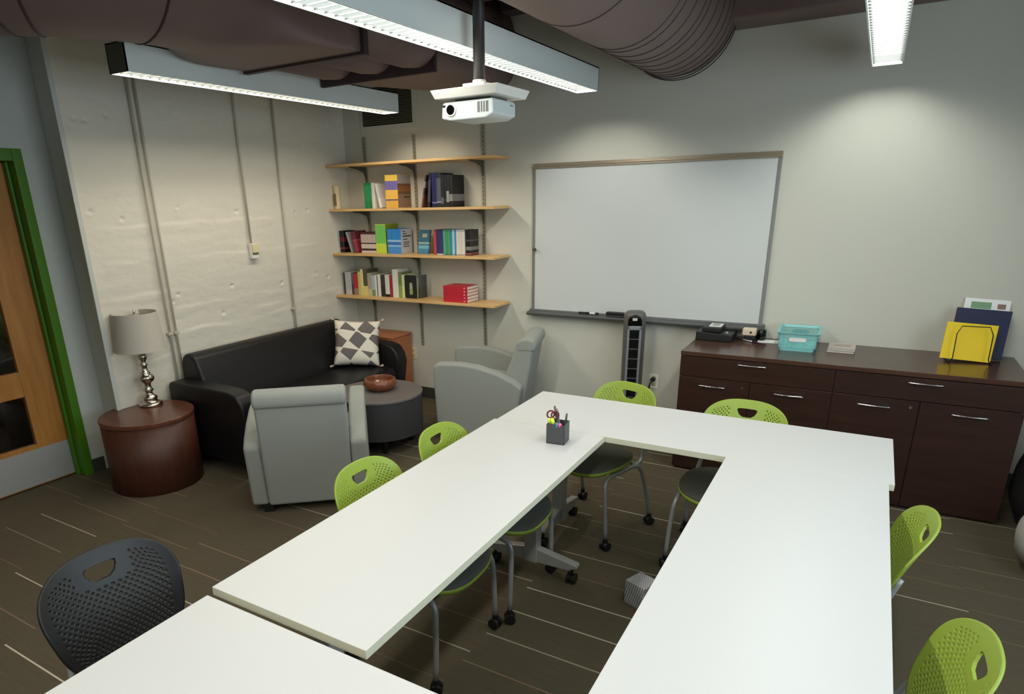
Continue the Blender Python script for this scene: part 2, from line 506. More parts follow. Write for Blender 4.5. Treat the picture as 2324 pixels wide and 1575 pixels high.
# door frame and door leaf
df = bpy.data.objects.new('door_1', None); COL.objects.link(df); df.location = (-0.31, -3.26, 0); df['kind'] = 'structure'
yl = lambda y: y + 3.26
bm = bmesh.new()
for (a, b) in ((-2.748, -2.69), (-3.83, -3.772)): box(bm, -0.15, 0.012, yl(a), yl(b), 0, 2.187)
box(bm, -0.15, 0.0118, yl(-3.772), yl(-2.748), 2.115, 2.1868)
for (a, b) in ((-2.766, -2.748), (-3.772, -3.754)): box(bm, -0.10, -0.06, yl(a), yl(b), 0, 2.1145)
obj('door_frame', bm, M['green_paint'], df, bevel=0.004)
bm = bmesh.new()
X0, X1 = -0.15, -0.105
box(bm, X0, X1, yl(-3.765), yl(-3.53), 0.01, 2.11)
box(bm, X0, X1, yl(-2.965), yl(-2.755), 0.01, 2.11)
box(bm, X0, X1, yl(-3.53), yl(-2.965), 0.01, 0.30)
box(bm, X0, X1, yl(-3.53), yl(-2.965), 0.64, 0.81)
box(bm, X0, X1, yl(-3.53), yl(-2.965), 1.92, 2.11)
obj('door_leaf', bm, M['door_wood'], df, bevel=0.003)
bm = bmesh.new(); box(bm, X1, X1 + 0.003, yl(-3.75), yl(-2.765), 0.02, 0.27)
obj('kick_plate', bm, M['steel'], df)
bm = bmesh.new(); box(bm, X0 + 0.018, X0 + 0.026, yl(-3.54), yl(-2.955), 0.29, 0.65); box(bm, X0 + 0.018, X0 + 0.026, yl(-3.54), yl(-2.955), 0.80, 1.93)
obj('glass_pane', bm, M['glass_dark'], df)
bm = bmesh.new()
tube(bm, [(X1, yl(-3.62), 1.0), (X1 + 0.05, yl(-3.62), 1.0), (X1 + 0.055, yl(-3.50), 1.0)], 0.01)
obj('door_handle', bm, M['chrome'], df, smooth=True)

# ------------------------------------------------------------------ ceiling services
def sweep_rect_round(bm, rings):
    """rings: list of rings of equal count"""
    R = [[bm.verts.new(p) for p in r] for r in rings]
    n = len(R[0])
    for a, b in zip(R, R[1:]):
        for i in range(n): bm.faces.new((a[i], a[(i + 1) % n], b[(i + 1) % n], b[i]))
    bm.faces.new(R[0]); bm.faces.new(R[-1][::-1])


def ring(c, t, rx, rz, n=48, power=2.0):
    """superellipse ring round c, plane normal t (horizontal)"""
    t = Vector(t).normalized(); a = Vector((t.y, -t.x, 0)); out = []
    for i in range(n):
        th = 2 * math.pi * (i + 0.5) / n
        cx, sx = math.cos(th), math.sin(th)
        u = math.copysign(abs(cx) ** (2 / power), cx); v = math.copysign(abs(sx) ** (2 / power), sx)
        out.append(Vector(c) + a * rx * u + Vector((0, 0, 1)) * rz * v)
    return out

# left duct: comes over the door, elbows and squares off into a flanged box, three round runs, then a transition along the wall
OD = Vector((1.51, -2.05, 2.545))
ld = thing('air_duct', 'brown painted duct on the left with flanged box and three parallel round runs', 'duct', OD)
HW = 0.43


def loc_rings(rings, o): return [[p - o for p in r] for r in rings]


bm = bmesh.new()
rings = []
ZD = 2.893
for k in range(9):
    rings.append(ring((-0.85 + 1.2326 * k / 8, -3.56, ZD), (1, 0, 0), 0.364, 0.364))
for k in range(1, 13):
    a = math.radians(90 * k / 12)
    c = Vector((0.3826 + 0.98 * math.sin(a), -3.56 + 0.93 * (1 - math.cos(a)), ZD - 0.02 * k / 12))
    rings.append(ring(c, (math.cos(a), math.sin(a), 0), 0.364 + 0.05 * k / 12, 0.364 - 0.03 * k / 12))
for k in range(1, 8):
    t = k / 7
    c = Vector((1.3626 + 0.147 * t, -2.63 + 0.58 * t, ZD - 0.02 - 0.023 * t))
    rings.append(ring(c, (0, 1, 0), 0.414 + 0.016 * t, 0.334 - 0.029 * t, power=2 + 60 * t * t))
sweep_rect_round(bm, loc_rings(rings, OD))
obj('elbow_duct', bm, M['duct'], ld, smooth=True)
for a in (18, 44, 50, 76):
    a = math.radians(a)
    bm = bmesh.new()
    k = a / math.radians(90)
    c = Vector((0.3826 + 0.98 * math.sin(a), -3.56 + 0.93 * (1 - math.cos(a)), ZD - 0.02 * k)) - OD
    path = ring(c, Vector((math.cos(a), math.sin(a), 0)), 0.364 + 0.05 * k, 0.364 - 0.03 * k, 40)
    path.append(path[0])
    tube(bm, path, 0.006, 6, cap=False)
    obj('seam', bm, M['duct_dark'], ld, smooth=True)
bm = bmesh.new()
box(bm, -0.447, 0.447, -0.018, 0.018, -0.012, 0.022); box(bm, -0.447, 0.447, -0.018, 0.018, 0.60, 0.63)
box(bm, -0.447, -0.425, -0.018, 0.018, 0.022, 0.60); box(bm, 0.425, 0.447, -0.018, 0.018, 0.022, 0.60)
box(bm, -0.425, 0.425, 0.004, 0.016, 0.022, 0.60)
obj('flange', bm, M['duct_dark'], ld)
for xx in (-0.31, 0.0, 0.31):
    bm = bmesh.new()
    tube(bm, [(xx, 0.016, 0.168), (xx, 0.54, 0.168), (xx, 0.63, 0.175), (xx, 0.672, 0.185)], [0.155, 0.155, 0.150, 0.135], 32)
    obj('round_run', bm, M['duct'], ld, smooth=True)
bm = bmesh.new(); box(bm, -0.487, 0.414, 0.672, 0.70, 0.0, 0.55)
obj('end_plate', bm, M['duct_dark'], ld)
bm = bmesh.new()
rings = []
path = smooth_path([(1.475, -1.352, 2.82), (1.46, -1.0, 2.83), (1.50, -0.62, 2.84), (1.62, -0.42, 2.845), (1.835, -0.385, 2.85)], 6)
for i, (p, (t, _, _)) in enumerate(zip(path, frames(path))):
    q = i / (len(path) - 1)
    rings.append(ring(p, (t.x, t.y, 0), 0.445 - 0.12 * min(1, q * 1.3), 0.26 + 0.005 * q, power=6 - 4 * min(1, q * 1.4)))
sweep_rect_round(bm, loc_rings(rings, OD))
obj('transition', bm, M['duct'], ld, smooth=True)

# right duct: large round duct running to the wall with a close-ribbed end
OR_ = Vector((3.04, -0.9, 2.53))
rd = thing('air_duct', 'large round brown duct with close-ribbed end above the whiteboard', 'duct', OR_)
bm = bmesh.new()
rings = []
RR = 0.347
for k in range(14): rings.append(ring((3.0433, -7.6 + 6.3 * k / 13, 2.8795), (0, 1, 0), RR, RR, 48))
for k in range(1, 13):
    y = -1.3 + 0.957 * k / 12
    rings.append(ring((3.0433, y, 2.8795), (0, 1, 0), RR, RR, 48))
for k in range(1, 9):
    a = 0.205 * k / 8
    rings.append(ring((3.0433 - 1.0492 * (1 - math.cos(a)), -0.3431 + 1.0492 * math.sin(a), 2.8795 + 0.0257 * k / 8), (-math.sin(a), math.cos(a), 0), RR, RR, 48))
sweep_rect_round(bm, loc_rings(rings, OR_))
obj('round_duct', bm, M['duct'], rd, smooth=True)
for y, tilt in ((-2.6, 0), (-1.95, 0), (-1.35, -0.16), (-1.27, -0.12), (-1.12, -0.10), (-0.98, -0.07), (-0.90, -0.04), (-0.76, -0.02), (-0.62, 0.0), (-0.50, 0.03), (-0.40, 0.06), (-0.30, 0.09), (-0.22, 0.12), (-0.15, 0.15)):
    bm = bmesh.new()
    path = [Vector(p) - OR_ for p in ring((3.0433 - max(0, y + 0.34) * 0.09, y, 2.8795), (-tilt * 0.6, 1, 0), RR + 0.0005, RR + 0.0005, 48)]
    path.append(path[0]); tube(bm, path, 0.0035, 6, cap=False)
    obj('seam', bm, M['duct_dark'], rd, smooth=True)
bm = bmesh.new(); box(bm, 3.25, XR, -0.30, -0.0, 2.80, ZC)
for v in bm.verts: v.co -= OR_
obj('branch_duct', bm, M['duct'], rd, bevel=0.02)
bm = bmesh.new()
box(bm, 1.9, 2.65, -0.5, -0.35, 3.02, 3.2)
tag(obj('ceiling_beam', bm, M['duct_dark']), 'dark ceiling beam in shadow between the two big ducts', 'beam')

# fluorescent fixtures
def fixture(x0, y0, y1, color, label, power=1.0):
    z0, wd_, h = 2.4687, 0.150, 0.1364
    L = y1 - y0
    t = thing('linear_ceiling_light', label, 'ceiling light', (x0 + wd_ / 2, (y0 + y1) / 2, z0), 0, 'white linear louvered ceiling lights')
    hw, hl = wd_ / 2, L / 2
    bm = bmesh.new(); th = 0.006
    box(bm, -hw, -hw + th, -hl, hl, 0, h); box(bm, hw - th, hw, -hl, hl, 0, h)
    box(bm, -hw, hw, hl - th, hl, 0, h)
    box(bm, -hw, hw, -hl, hl, h - th, h)
    obj('housing', bm, M['white_metal'], t)
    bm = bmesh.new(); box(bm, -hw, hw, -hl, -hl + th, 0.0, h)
    obj('shaded_end_cap', bm, plain((84, 82, 70), 0.6), t)  # near end coloured dark to stand in for the shade on it
    bm = bmesh.new(); quad(bm, [(-hw + th, -hl + th, 0.05), (hw - th, -hl + th, 0.05), (hw - th, hl - th, 0.05), (-hw + th, hl - th, 0.05)])
    obj('diffuser', bm, M['diffuser'], t)
    bm = bmesh.new()
    n = int(L / 0.055)
    for i in range(1, n):
        y = -hl + L * i / n
        v = [(-hw + th, 0.006), (hw - th, 0.006), (hw - th, 0.012), (-hw + th, 0.012)]
        prism(bm, v, 'y', y - 0.0012, y + 0.0012)
    obj('louver', bm, M['louver'], t)
    area('tube_light', (0, 0, 0.016), 0.12, L - 0.03, TUBE_POWER * L * power, color, (0, 0, 0), t, wing=True)
    return t

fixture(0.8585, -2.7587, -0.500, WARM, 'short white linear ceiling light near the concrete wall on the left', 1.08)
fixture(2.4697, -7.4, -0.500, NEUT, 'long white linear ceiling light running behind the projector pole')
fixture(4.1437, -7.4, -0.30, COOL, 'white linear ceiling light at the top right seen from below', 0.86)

# projector on its pole
pj = thing('projector_mount', 'white ceiling projector plate hung on a black pole', 'projector mount', (2.70, -2.20, 2.245))
bm = bmesh.new(); tube(bm, [(0, 0, 0.05), (0, 0, ZC - 2.245)], 0.026, 20)
obj('pole', bm, M['black_pl'], pj, smooth=True)
bm = bmesh.new(); box(bm, -0.055, 0.055, -0.055, 0.055, 0.012, 0.062); lathe(bm, [(0.03, 0.06), (0.03, 0.078)], 20)
obj('pole_socket', bm, M['white_pl'], pj, bevel=0.003)
bm = bmesh.new()
A = [bm.verts.new(p) for p in ((-0.155, -0.13, 0.0), (0.155, -0.13, 0.0), (0.155, 0.15, 0.0), (-0.155, 0.15, 0.0))]
B = [bm.verts.new(p) for p in ((-0.17, -0.145, 0.036), (0.17, -0.145, 0.036), (0.17, 0.165, 0.036), (-0.17, 0.165, 0.036))]
bm.faces.new(A); bm.faces.new(B)
for i in range(4): bm.faces.new((A[i], A[(i + 1) % 4], B[(i + 1) % 4], B[i]))
obj('ceiling_plate', bm, M['white_pl'], pj, bevel=0.003)
bm = bmesh.new(); box(bm, -0.09, 0.09, -0.06, 0.09, -0.0125, 0.0)
obj('bracket', bm, M['bracket'], pj)
pr = thing('projector', 'white projector with round black lens hanging under the ceiling plate', 'projector', (2.70, -2.20, 2.166))
bm = bmesh.new()
prism(bm, [(-0.135, 0.0), (-0.13, 0.060), (-0.12, 0.066), (0.12, 0.066), (0.129, 0.060), (0.13, 0.006), (0.09, -0.010), (-0.09, -0.010)], 'y', -0.11, 0.10)
obj('projector_body', bm, M['white_metal'], pr, bevel=0.007)
bm = bmesh.new(); tube(bm, [(-0.083, -0.100, 0.034), (-0.083, -0.116, 0.034)], 0.027, 28)
obj('lens_ring', bm, M['white_pl'], pr, smooth=False, bevel=0.002)
bm = bmesh.new(); tube(bm, [(-0.083, -0.100, 0.034), (-0.083, -0.1185, 0.034)], 0.021, 28)
obj('lens', bm, M['gloss_black'], pr, bevel=0.003)
bm = bmesh.new(); box(bm, -0.126, -0.112, -0.1115, -0.10, 0.046, 0.055)
obj('sensor', bm, M['black_pl'], pr)
bm = bmesh.new()
for i in range(13):
    if i in (3, 6, 9): continue
    x = 0.052 + i * 0.0042
    box(bm, x, x + 0.0022, -0.1112, -0.10, 0.014, 0.056)
obj('vent_slots', bm, plain((90, 92, 92)), pr)
bm = bmesh.new(); box(bm, 0.1275, 0.1300, 0.045, 0.075, 0.046, 0.051)
obj('maker_mark', bm, plain((120, 122, 124)), pr)

# return-air grille
vt = thing('air_vent', 'dark louvered return air grille high on the back wall by the corner', 'vent', (0.5096, 0, 2.4563))
bm = bmesh.new(); box(bm, -0.268, 0.268, -0.006, 0.0, 0.0, 0.30)
obj('backing', bm, M['black'], vt)
bm = bmesh.new()
for i in range(17):
    z = 0.008 + i * 0.0175
    prism(bm, [(-0.018, z), (-0.006, z + 0.012), (-0.006, z + 0.0145), (-0.018, z + 0.0035)], 'x', -0.268, 0.268)
obj('slats', bm, M['vent'], vt)
bm = bmesh.new(); box(bm, -0.30, 0.32, -0.008, 0.0, -0.052, -0.001); box(bm, 0.27, 0.32, -0.008, 0, -0.001, 0.33); box(bm, -0.30, -0.27, -0.008, 0, -0.001, 0.33)
obj('vent_frame', bm, M['wall'], vt, bevel=0.002)

# conduits on the concrete wall
for y, zb, lab in ((-2.112, 0.12, 'painted conduit, nearer of the twin pipes behind the table lamp'), (-2.062, 0.12, 'painted conduit, farther of the twin pipes behind the table lamp'),
               (-1.262, 1.53, 'thin painted conduit running down to the small wall box'), (-0.873, 0.12, 'single painted conduit dropping behind the sofa back')):
    t = thing('conduit_pipe', lab, 'conduit', (0.027, y, zb), 0, 'painted conduits on the concrete wall')
    bm = bmesh.new(); tube(bm, [(0, 0, 0), (0, 0, ZC - zb)], 0.0085, 12)
    obj('pipe', bm, M['conduit'], t, smooth=True)
    if zb < 1:
        for zz in (0.95,):
            bm = bmesh.new(); box(bm, -0.03, 0.012, -0.02, 0.02, zz - zb - 0.01, zz - zb + 0.01)
            obj('strap', bm, M['conduit'], t, bevel=0.002)
sb = thing('wall_box', 'small cream switch box on the concrete wall at the foot of a conduit', 'switch box', (0.0, -1.245, 1.41))
bm = bmesh.new(); box(bm, 0.008, 0.045, -0.035, 0.035, 0, 0.115)
obj('box_body', bm, M['white_pl'], sb, bevel=0.004)
bm = bmesh.new(); box(bm, 0.045, 0.062, -0.032, 0.032, 0.045, 0.113)
obj('cover', bm, M['ivory'], sb, bevel=0.003)
bm = bmesh.new(); box(bm, 0.045, 0.05, -0.028, 0.028, 0.032, 0.044)
obj('slot', bm, plain((120, 112, 90)), sb)

# outlets
def outlet(x, z, lab, plug=False):
    t = thing('wall_outlet', lab, 'outlet', (x, 0, z), 0, 'wall outlets under the shelves and whiteboard')
    bm = bmesh.new(); box(bm, -0.036, 0.036, -0.006, 0, -0.058, 0.058)
    obj('plate', bm, M['ivory'] if not plug else M['white_pl'], t, bevel=0.002)
    bm = bmesh.new()
    for dz in (-0.024, 0.024): box(bm, -0.016, 0.016, -0.008, -0.005, dz - 0.014, dz + 0.014)
    obj('sockets', bm, plain((190, 180, 150)), t, bevel=0.002)
outlet(0.667, 0.43, 'cream wall outlet above the baseboard beside the black sofa')
outlet(2.985, 0.43, 'cream wall outlet with a black plug beside the tower fan', True)
bm = bmesh.new()
tube(bm, smooth_path([(2.985, -0.008, 0.455), (2.985, -0.05, 0.45), (2.97, -0.07, 0.38), (2.99, -0.06, 0.2), (2.96, -0.12, 0.02), (2.88, -0.2, 0.008)]), 0.006, 8)
tube(bm, [(2.985, -0.008, 0.452), (2.985, -0.045, 0.452)], 0.017, 12)
tag(obj('power_cord', bm, M['black_pl'], smooth=True), 'black plug and power cord hanging from the outlet beside the tower fan', 'cord')

# ------------------------------------------------------------------ shelving
SHZ = [2.139, 1.763, 1.375, 0.987]
for x, z0, z1, nm in ((0.2367, 0.62, 2.37, 'left'), (0.7857, 0.52, 2.36, 'middle'), (1.4709, 0.44, 2.42, 'right')):
    t = thing('shelf_standard', {'left': 'slotted steel shelf standard nearest the room corner', 'middle': 'slotted steel shelf standard in the middle of the three',
              'right': 'slotted steel shelf standard nearest the whiteboard'}[nm], 'shelf standard', (x, 0, z0), 0, 'wall standards carrying the shelves')
    bm = bmesh.new(); box(bm, -0.0125, 0.0125, -0.012, 0, 0, z1 - z0)
    obj('rail', bm, M['standard'], t)
    bm = bmesh.new(); n = int((z1 - z0) / 0.032)
    for i in range(1, n):
        z = i * 0.032; box(bm, -0.003, 0.003, -0.0125, -0.0115, z - 0.007, z + 0.007)
    obj('slots', bm, M['black_pl'], t)
SHL = ['topmost birch shelf, empty, spotlit from above', 'second birch shelf from the top, holding yellow and dark books', 'third birch shelf from the top, holding green and blue books',
       'lowest birch shelf with the stack of red books']
for z, lab in zip(SHZ, SHL):
    t = thing('wall_shelf', lab, 'shelf', (0.86, 0, z - 0.02), 0, 'birch shelves on steel standards')
    bm = bmesh.new(); box(bm, -0.855, 0.86, -0.294, -0.016, 0, 0.02)
    obj('board', bm, M['shelf'], t, bevel=0.002)
    for x in (0.2367, 0.7857, 1.4709):
        bm = bmesh.new()
        prism(bm, [(-0.013, -0.12), (-0.013, -0.001), (-0.235, -0.001), (-0.235, -0.010), (-0.13, -0.022), (-0.05, -0.045), (-0.035, -0.06), (-0.016, -0.12)], 'x', x - 0.86 - 0.003, x - 0.86 + 0.003)
        box(bm, x - 0.86 - 0.008, x - 0.86 + 0.008, -0.235, -0.013, -0.003, -0.0005)
        obj('shelf_bracket', bm, M['bracket'], t)


def book(x0, x1, zs, h, d, cols, label, group, lean=0.0, yf=-0.20, cat='book', pagecol=True):
    """upright book, spine to the room; cols: list of (fraction from bottom, rgb) bands"""
    w_ = x1 - x0
    if len(cols) == 1: m = plain(cols[0][1])
    else:
        st = [(f, srgb(*c)) for f, c in cols]
        m = bands('book_cover', st, 0.4, 'Z', 0, h)
    bm = bmesh.new()
    c = 0.0025 if w_ > 0.012 else 0.0014
    prism(bm, [(-w_ / 2, d), (-w_ / 2, 0.003), (-w_ / 2 + 0.003, 0), (w_ / 2 - 0.003, 0), (w_ / 2, 0.003), (w_ / 2, d), (w_ / 2 - c, d), (w_ / 2 - c, 0.004), (-w_ / 2 + c, 0.004), (-w_ / 2 + c, d)], 'z', 0, h, 0)
    box(bm, -w_ / 2 + c, w_ / 2 - c, 0.004, d - 0.004, 0.004, h - 0.004, 1)
    o = obj('book', bm, [m, M['pages']])
    o.location = ((x0 + x1) / 2, yf, zs)
    if lean:
        o.rotation_euler = (0, math.radians(lean), 0)
        o.location.z += abs(math.sin(math.radians(lean))) * w_ / 2
    tag(o, label, cat, group)
    return o


Z2, Z3, Z4 = 1.7635, 1.3755, 0.9875
# --- second shelf
t = thing('wooden_bookend', 'pale wooden arch-shaped ornament at the left end of the second shelf', 'ornament', (0.035, -0.20, Z2))
bm = bmesh.new(); lathe(bm, [(0.036, 0), (0.036, 0.004), (0.032, 0.01), (0.031, 0.15), (0.035, 0.19), (0.03, 0.205), (0.0, 0.206)], 24)
obj('body', bm, wood('pale_wood', srgb(200, 182, 140), srgb(222, 206, 166), 0.5, 1, 'Z'), t, smooth=True)
bm = bmesh.new()
prism(bm, [(-0.014, 0.03), (0.014, 0.03), (0.014, 0.12), (0.008, 0.135), (-0.008, 0.135), (-0.014, 0.12)], 'y', -0.037, -0.03)
obj('arch_opening', bm, plain((128, 112, 78)), t)
g = 'books on the second shelf'
for i, (a, b) in enumerate([(0.353, 0.380), (0.381, 0.407), (0.408, 0.434)]):
    book(a, b, Z2, 0.215, 0.15, [(0, (30, 128, 72)), (0.3, (34, 140, 80)), (0.9, (26, 110, 62))], ['leftmost of the three green books on the second shelf', 'middle one of the three green books on the second shelf', 'rightmost of the three green books, touching the white books'][i], g)
book(0.438, 0.470, Z2, 0.213, 0.15, [(0, (215, 212, 205)), (0.55, (200, 198, 192))], 'upright white book right of the green books', g)
book(0.520, 0.546, Z2, 0.205, 0.14, [(0, (224, 220, 214)), (0.4, (206, 202, 198))], 'white book leaning left between white and yellow books', g, lean=-13)
for i in range(4):
    a = 0.592 + i * 0.0335
    cols = [(0, (224, 176, 70)), (0.22, (120, 96, 118)), (0.27, (236, 186, 84)), (0.55, (118, 104, 168)), (0.82, (238, 200, 84)), (1.0, (238, 200, 84))]
    o = book(a, a + 0.0325, Z2, 0.272, 0.20, cols, ['yellow and purple spined book next to the leaning white book', 'second of the four yellow and purple spined books', 'third of the four yellow and purple spined books', 'last yellow and purple book, its sandy desert cover facing the whiteboard'][i], g)
    if i == 3:
        bm = bmesh.new(); quad(bm, [(0.0166, 0.005, 0.003), (0.0166, 0.197, 0.003), (0.0166, 0.197, 0.269), (0.0166, 0.005, 0.269)])
        quad(bm, [(0.0168, 0.09, 0.085), (0.0168, 0.18, 0.085), (0.0168, 0.18, 0.094), (0.0168, 0.09, 0.094)], 1)
        obj('cover_picture', bm, [bands('desert_cover', [(0, srgb(150, 120, 98)), (0.42, srgb(118, 84, 50)), (0.5, srgb(150, 96, 46)), (0.66, srgb(128, 84, 60)), (0.74, srgb(182, 172, 170))], 0.4, 'Z', 0, 0.27), M['black_pl']], o)
dk = [(0.985, 1.005, 0.262, 0.19, [(0, (120, 80, 70)), (0.4, (60, 52, 60)), (0.6, (140, 128, 130)), (0.8, (52, 48, 58))], 'patterned grey book leaning right against the dark books', 18),
      (1.062, 1.102, 0.272, 0.20, [(0, (28, 26, 40)), (0.15, (70, 68, 78)), (0.8, (24, 22, 34))], 'thick dark grey book leaning beside the navy books', 9),
      (1.110, 1.140, 0.272, 0.20, [(0, (22, 24, 70)), (0.12, (120, 120, 160)), (0.16, (26, 28, 86))], 'navy book, left of the navy pair on the second shelf', 0),
      (1.141, 1.172, 0.272, 0.20, [(0, (20, 22, 64)), (0.10, (110, 112, 150)), (0.15, (24, 26, 78))], 'navy book, right of the navy pair on the second shelf', 0),
      (1.174, 1.232, 0.268, 0.20, [(0, (34, 36, 50)), (0.13, (150, 152, 160)), (0.17, (78, 82, 96)), (0.85, (28, 30, 46))], 'wide slate grey book between the navy and black books', 0),
      (1.234, 1.262, 0.255, 0.19, [(0, (24, 24, 28)), (0.1, (100, 100, 106)), (0.3, (18, 18, 20))], 'black book with grey foot, first right of the slate grey book', 0),
      (1.263, 1.300, 0.252, 0.19, [(0, (14, 14, 16)), (0.2, (70, 70, 74)), (0.24, (14, 14, 16))], 'black book in the middle of the black group on the second shelf', 0),
      (1.301, 1.335, 0.252, 0.19, [(0, (16, 16, 18)), (0.15, (150, 150, 150)), (0.5, (16, 16, 18))], 'black book with white lettering, second from the right end', 0),
      (1.336, 1.378, 0.250, 0.19, [(0, (14, 14, 15)), (0.18, (130, 130, 130)), (0.4, (12, 12, 13))], 'rightmost black book on the second shelf', 0)]
dk[0] = (0.959, 0.979) + dk[0][2:6] + (12,); dk[1] = (1.044, 1.077) + dk[1][2:6] + (5,)
dk = [(0.985 + (q[0] - 0.985) * 0.76, 0.985 + (q[1] - 0.985) * 0.76 - 0.0005) + q[2:] for q in dk]
for a, b, h, d, c, lab, ln in dk:
    book(a, b, Z2, h, d, c, lab, g, lean=ln)

# --- third shelf
g = 'books on the third shelf'
book(0.006, 0.018, Z3, 0.19, 0.17, [(0, (190, 200, 205)), (0.2, (160, 180, 190))], 'thin pale blue book at the left end of the third shelf', g)
book(0.020, 0.072, Z3, 0.195, 0.17, [(0, (16, 12, 14)), (0.15, (120, 40, 48)), (0.24, (20, 12, 16)), (0.5, (96, 24, 36)), (0.72, (20, 12, 16))], 'thick black and dark red book at the left of the third shelf', g)
book(0.150, 0.168, Z3, 0.188, 0.16, [(0, (140, 140, 148)), (0.3, (150, 150, 158))], 'grey book leaning left on the third shelf', g, lean=-17)
book(0.198, 0.240, Z3, 0.19, 0.17, [(0, (140, 48, 66)), (0.55, (170, 90, 100)), (0.6, (110, 34, 50)), (0.85, (92, 26, 42))], 'thick maroon book leaning left on the third shelf', g, lean=-12)
for i in range(8):
    a = 0.276 + i * 0.0214
    book(a, a + 0.0205, Z3, 0.182, 0.165, [(0, (205, 190, 180)), (0.12, (60, 34, 32)), (0.22, (206, 192, 182)), (0.44, (60, 40, 38)), (0.5, (190, 172, 162)), (0.9, (72, 34, 36))],
         'thin cream and brown striped paperback, one of eight alike in a row', 'eight alike striped paperbacks')
for i in range(4):
    a = 0.450 + i * 0.0292
    o = book(a, a + 0.0285, Z3, 0.252, 0.19, [(0, (196, 216, 70)), (0.34, (118, 196, 92)), (0.97, (190, 220, 80))], ['green and yellow book beside the striped paperbacks', 'second of the four green and yellow books', 'third of the four green and yellow books', 'fourth green and yellow book, its olive cover showing above the blue books'][i], g)
    if i == 3:
        bm = bmesh.new(); quad(bm, [(0.0146, 0.004, 0.002), (0.0146, 0.188, 0.002), (0.0146, 0.188, 0.25), (0.0146, 0.004, 0.25)])
        obj('cover_side', bm, plain((140, 160, 30)), o)
for i in range(3):
    a = 0.583 + i * 0.0505
    o = book(a, a + 0.0495, Z3, 0.212, 0.17, [(0, (70, 140, 210)), (0.28, (140, 190, 225)), (0.35, (50, 110, 190)), (0.48, (150, 196, 228)), (0.56, (40, 130, 205))], ['blue banded book, first of the thick blue three', 'blue banded book in the middle of the thick blue three', 'blue book whose white cover with dark lettering faces the whiteboard'][i], g)
    if i == 2:
        bm = bmesh.new(); quad(bm, [(0.0250, 0.004, 0.002), (0.0250, 0.168, 0.002), (0.0250, 0.168, 0.21), (0.0250, 0.004, 0.21)])
        for k, (ya, yb, za) in enumerate(((.03, .07, .185), (.03, .09, .165), (.03, .155, .142), (.03, .10, .118), (.035, .13, .092), (.035, .12, .075), (.035, .125, .056))):
            quad(bm, [(0.0253, ya, za), (0.0253, yb, za), (0.0253, yb, za + (0.012 if k == 2 else 0.008)), (0.0253, ya, za + (0.012 if k == 2 else 0.008))], 1)
        obj('cover_side', bm, [plain((206, 206, 208)), plain((70, 72, 80))], o)
o = book(0.865, 0.978, Z3, 0.205, 0.02, [(0, (66, 130, 160)), (0.2, (110, 180, 205)), (0.34, (60, 120, 146)), (0.40, (150, 186, 186)), (0.48, (52, 112, 138))], 'teal book propped face out in the middle of the third shelf', g)
o.location.y = -0.14
o.rotation_euler = (math.radians(-14), 0, 0)
o.location.z = Z3 + 0.002
bm = bmesh.new(); quad(bm, [(-0.02, -0.0008, 0.14), (0.03, -0.0008, 0.14), (0.03, -0.0008, 0.172), (-0.02, -0.0008, 0.172)])
obj('cover_picture', bm, plain((176, 178, 158)), o)
rs = [(1.081, 1.106, (196, 60, 66), 'red book at the left of the right-hand group, third shelf'),
      (1.108, 1.130, (40, 44, 96), 'navy book next to the red one on the third shelf'),
      (1.131, 1.152, (44, 46, 98), 'middle navy book of the right-hand group, third shelf'),
      (1.153, 1.176, (48, 52, 100), 'navy book touching the blue-green ones, third shelf'),
      (1.178, 1.198, (90, 160, 150), 'thin aqua book right of the navy books, third shelf'),
      (1.199, 1.222, (60, 150, 96), 'green book, left one of the green pair, third shelf'),
      (1.223, 1.246, (70, 160, 100), 'green book, right one of the green pair, third shelf'),
      (1.248, 1.268, (60, 130, 170), 'blue book right of the green pair, third shelf'),
      (1.269, 1.290, (170, 205, 222), 'pale blue book among the right-hand group, third shelf'),
      (1.291, 1.306, (70, 140, 180), 'thin mid blue book left of the white books, third shelf'),
      (1.308, 1.336, (214, 210, 204), 'white book, leftmost of the three white ones on the third shelf'),
      (1.337, 1.364, (208, 205, 200), 'white book, middle of the three white ones on the third shelf'),
      (1.365, 1.392, (216, 212, 206), 'white book touching the black bookend, third shelf')]
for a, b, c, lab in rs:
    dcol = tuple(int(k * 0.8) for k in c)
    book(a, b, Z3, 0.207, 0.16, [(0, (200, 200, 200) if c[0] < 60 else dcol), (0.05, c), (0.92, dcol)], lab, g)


def bookend(x, z, label, h=0.21, w_=0.125):
    t = thing('bookend', label, 'bookend', (x, -0.20, z), 0, 'black steel bookends')
    bm = bmesh.new()
    out = round_rect(-w_ / 2, w_ / 2, 0, h, 0.02)
    n = len(out)
    r_in = []
    for px, pz in out:
        ang = math.atan2(pz - h * 0.42, px)
        r_in.append((0.03 * math.cos(ang), max(0.03, h * 0.42 + 0.06 * math.sin(ang)) if True else 0))
    for y in (-0.002, 0.0):
        A = [bm.verts.new((p[0], y, p[1])) for p in out]; B = [bm.verts.new((p[0], y, p[1])) for p in r_in]
        for i in range(n): bm.faces.new((A[i], A[(i + 1) % n], B[(i + 1) % n], B[i]))
    obj('upright_plate', bm, M['black_pl'], t)
    bm = bmesh.new(); box(bm, -w_ / 2, w_ / 2, 0, 0.14, 0, 0.002)
    obj('foot_plate', bm, M['black_pl'], t)
    return t


# black box-like volume with white blot print at the right end of the third shelf
book(1.402, 1.450, Z3, 0.207, 0.13, [(0, (20, 16, 18)), (0.03, (150, 70, 76)), (0.09, (16, 14, 16)), (0.2, (120, 120, 116)), (0.34, (16, 14, 16)), (0.55, (70, 66, 66)), (0.62, (16, 14, 16))], 'wide black book with pale print at the right end of the third shelf', g)

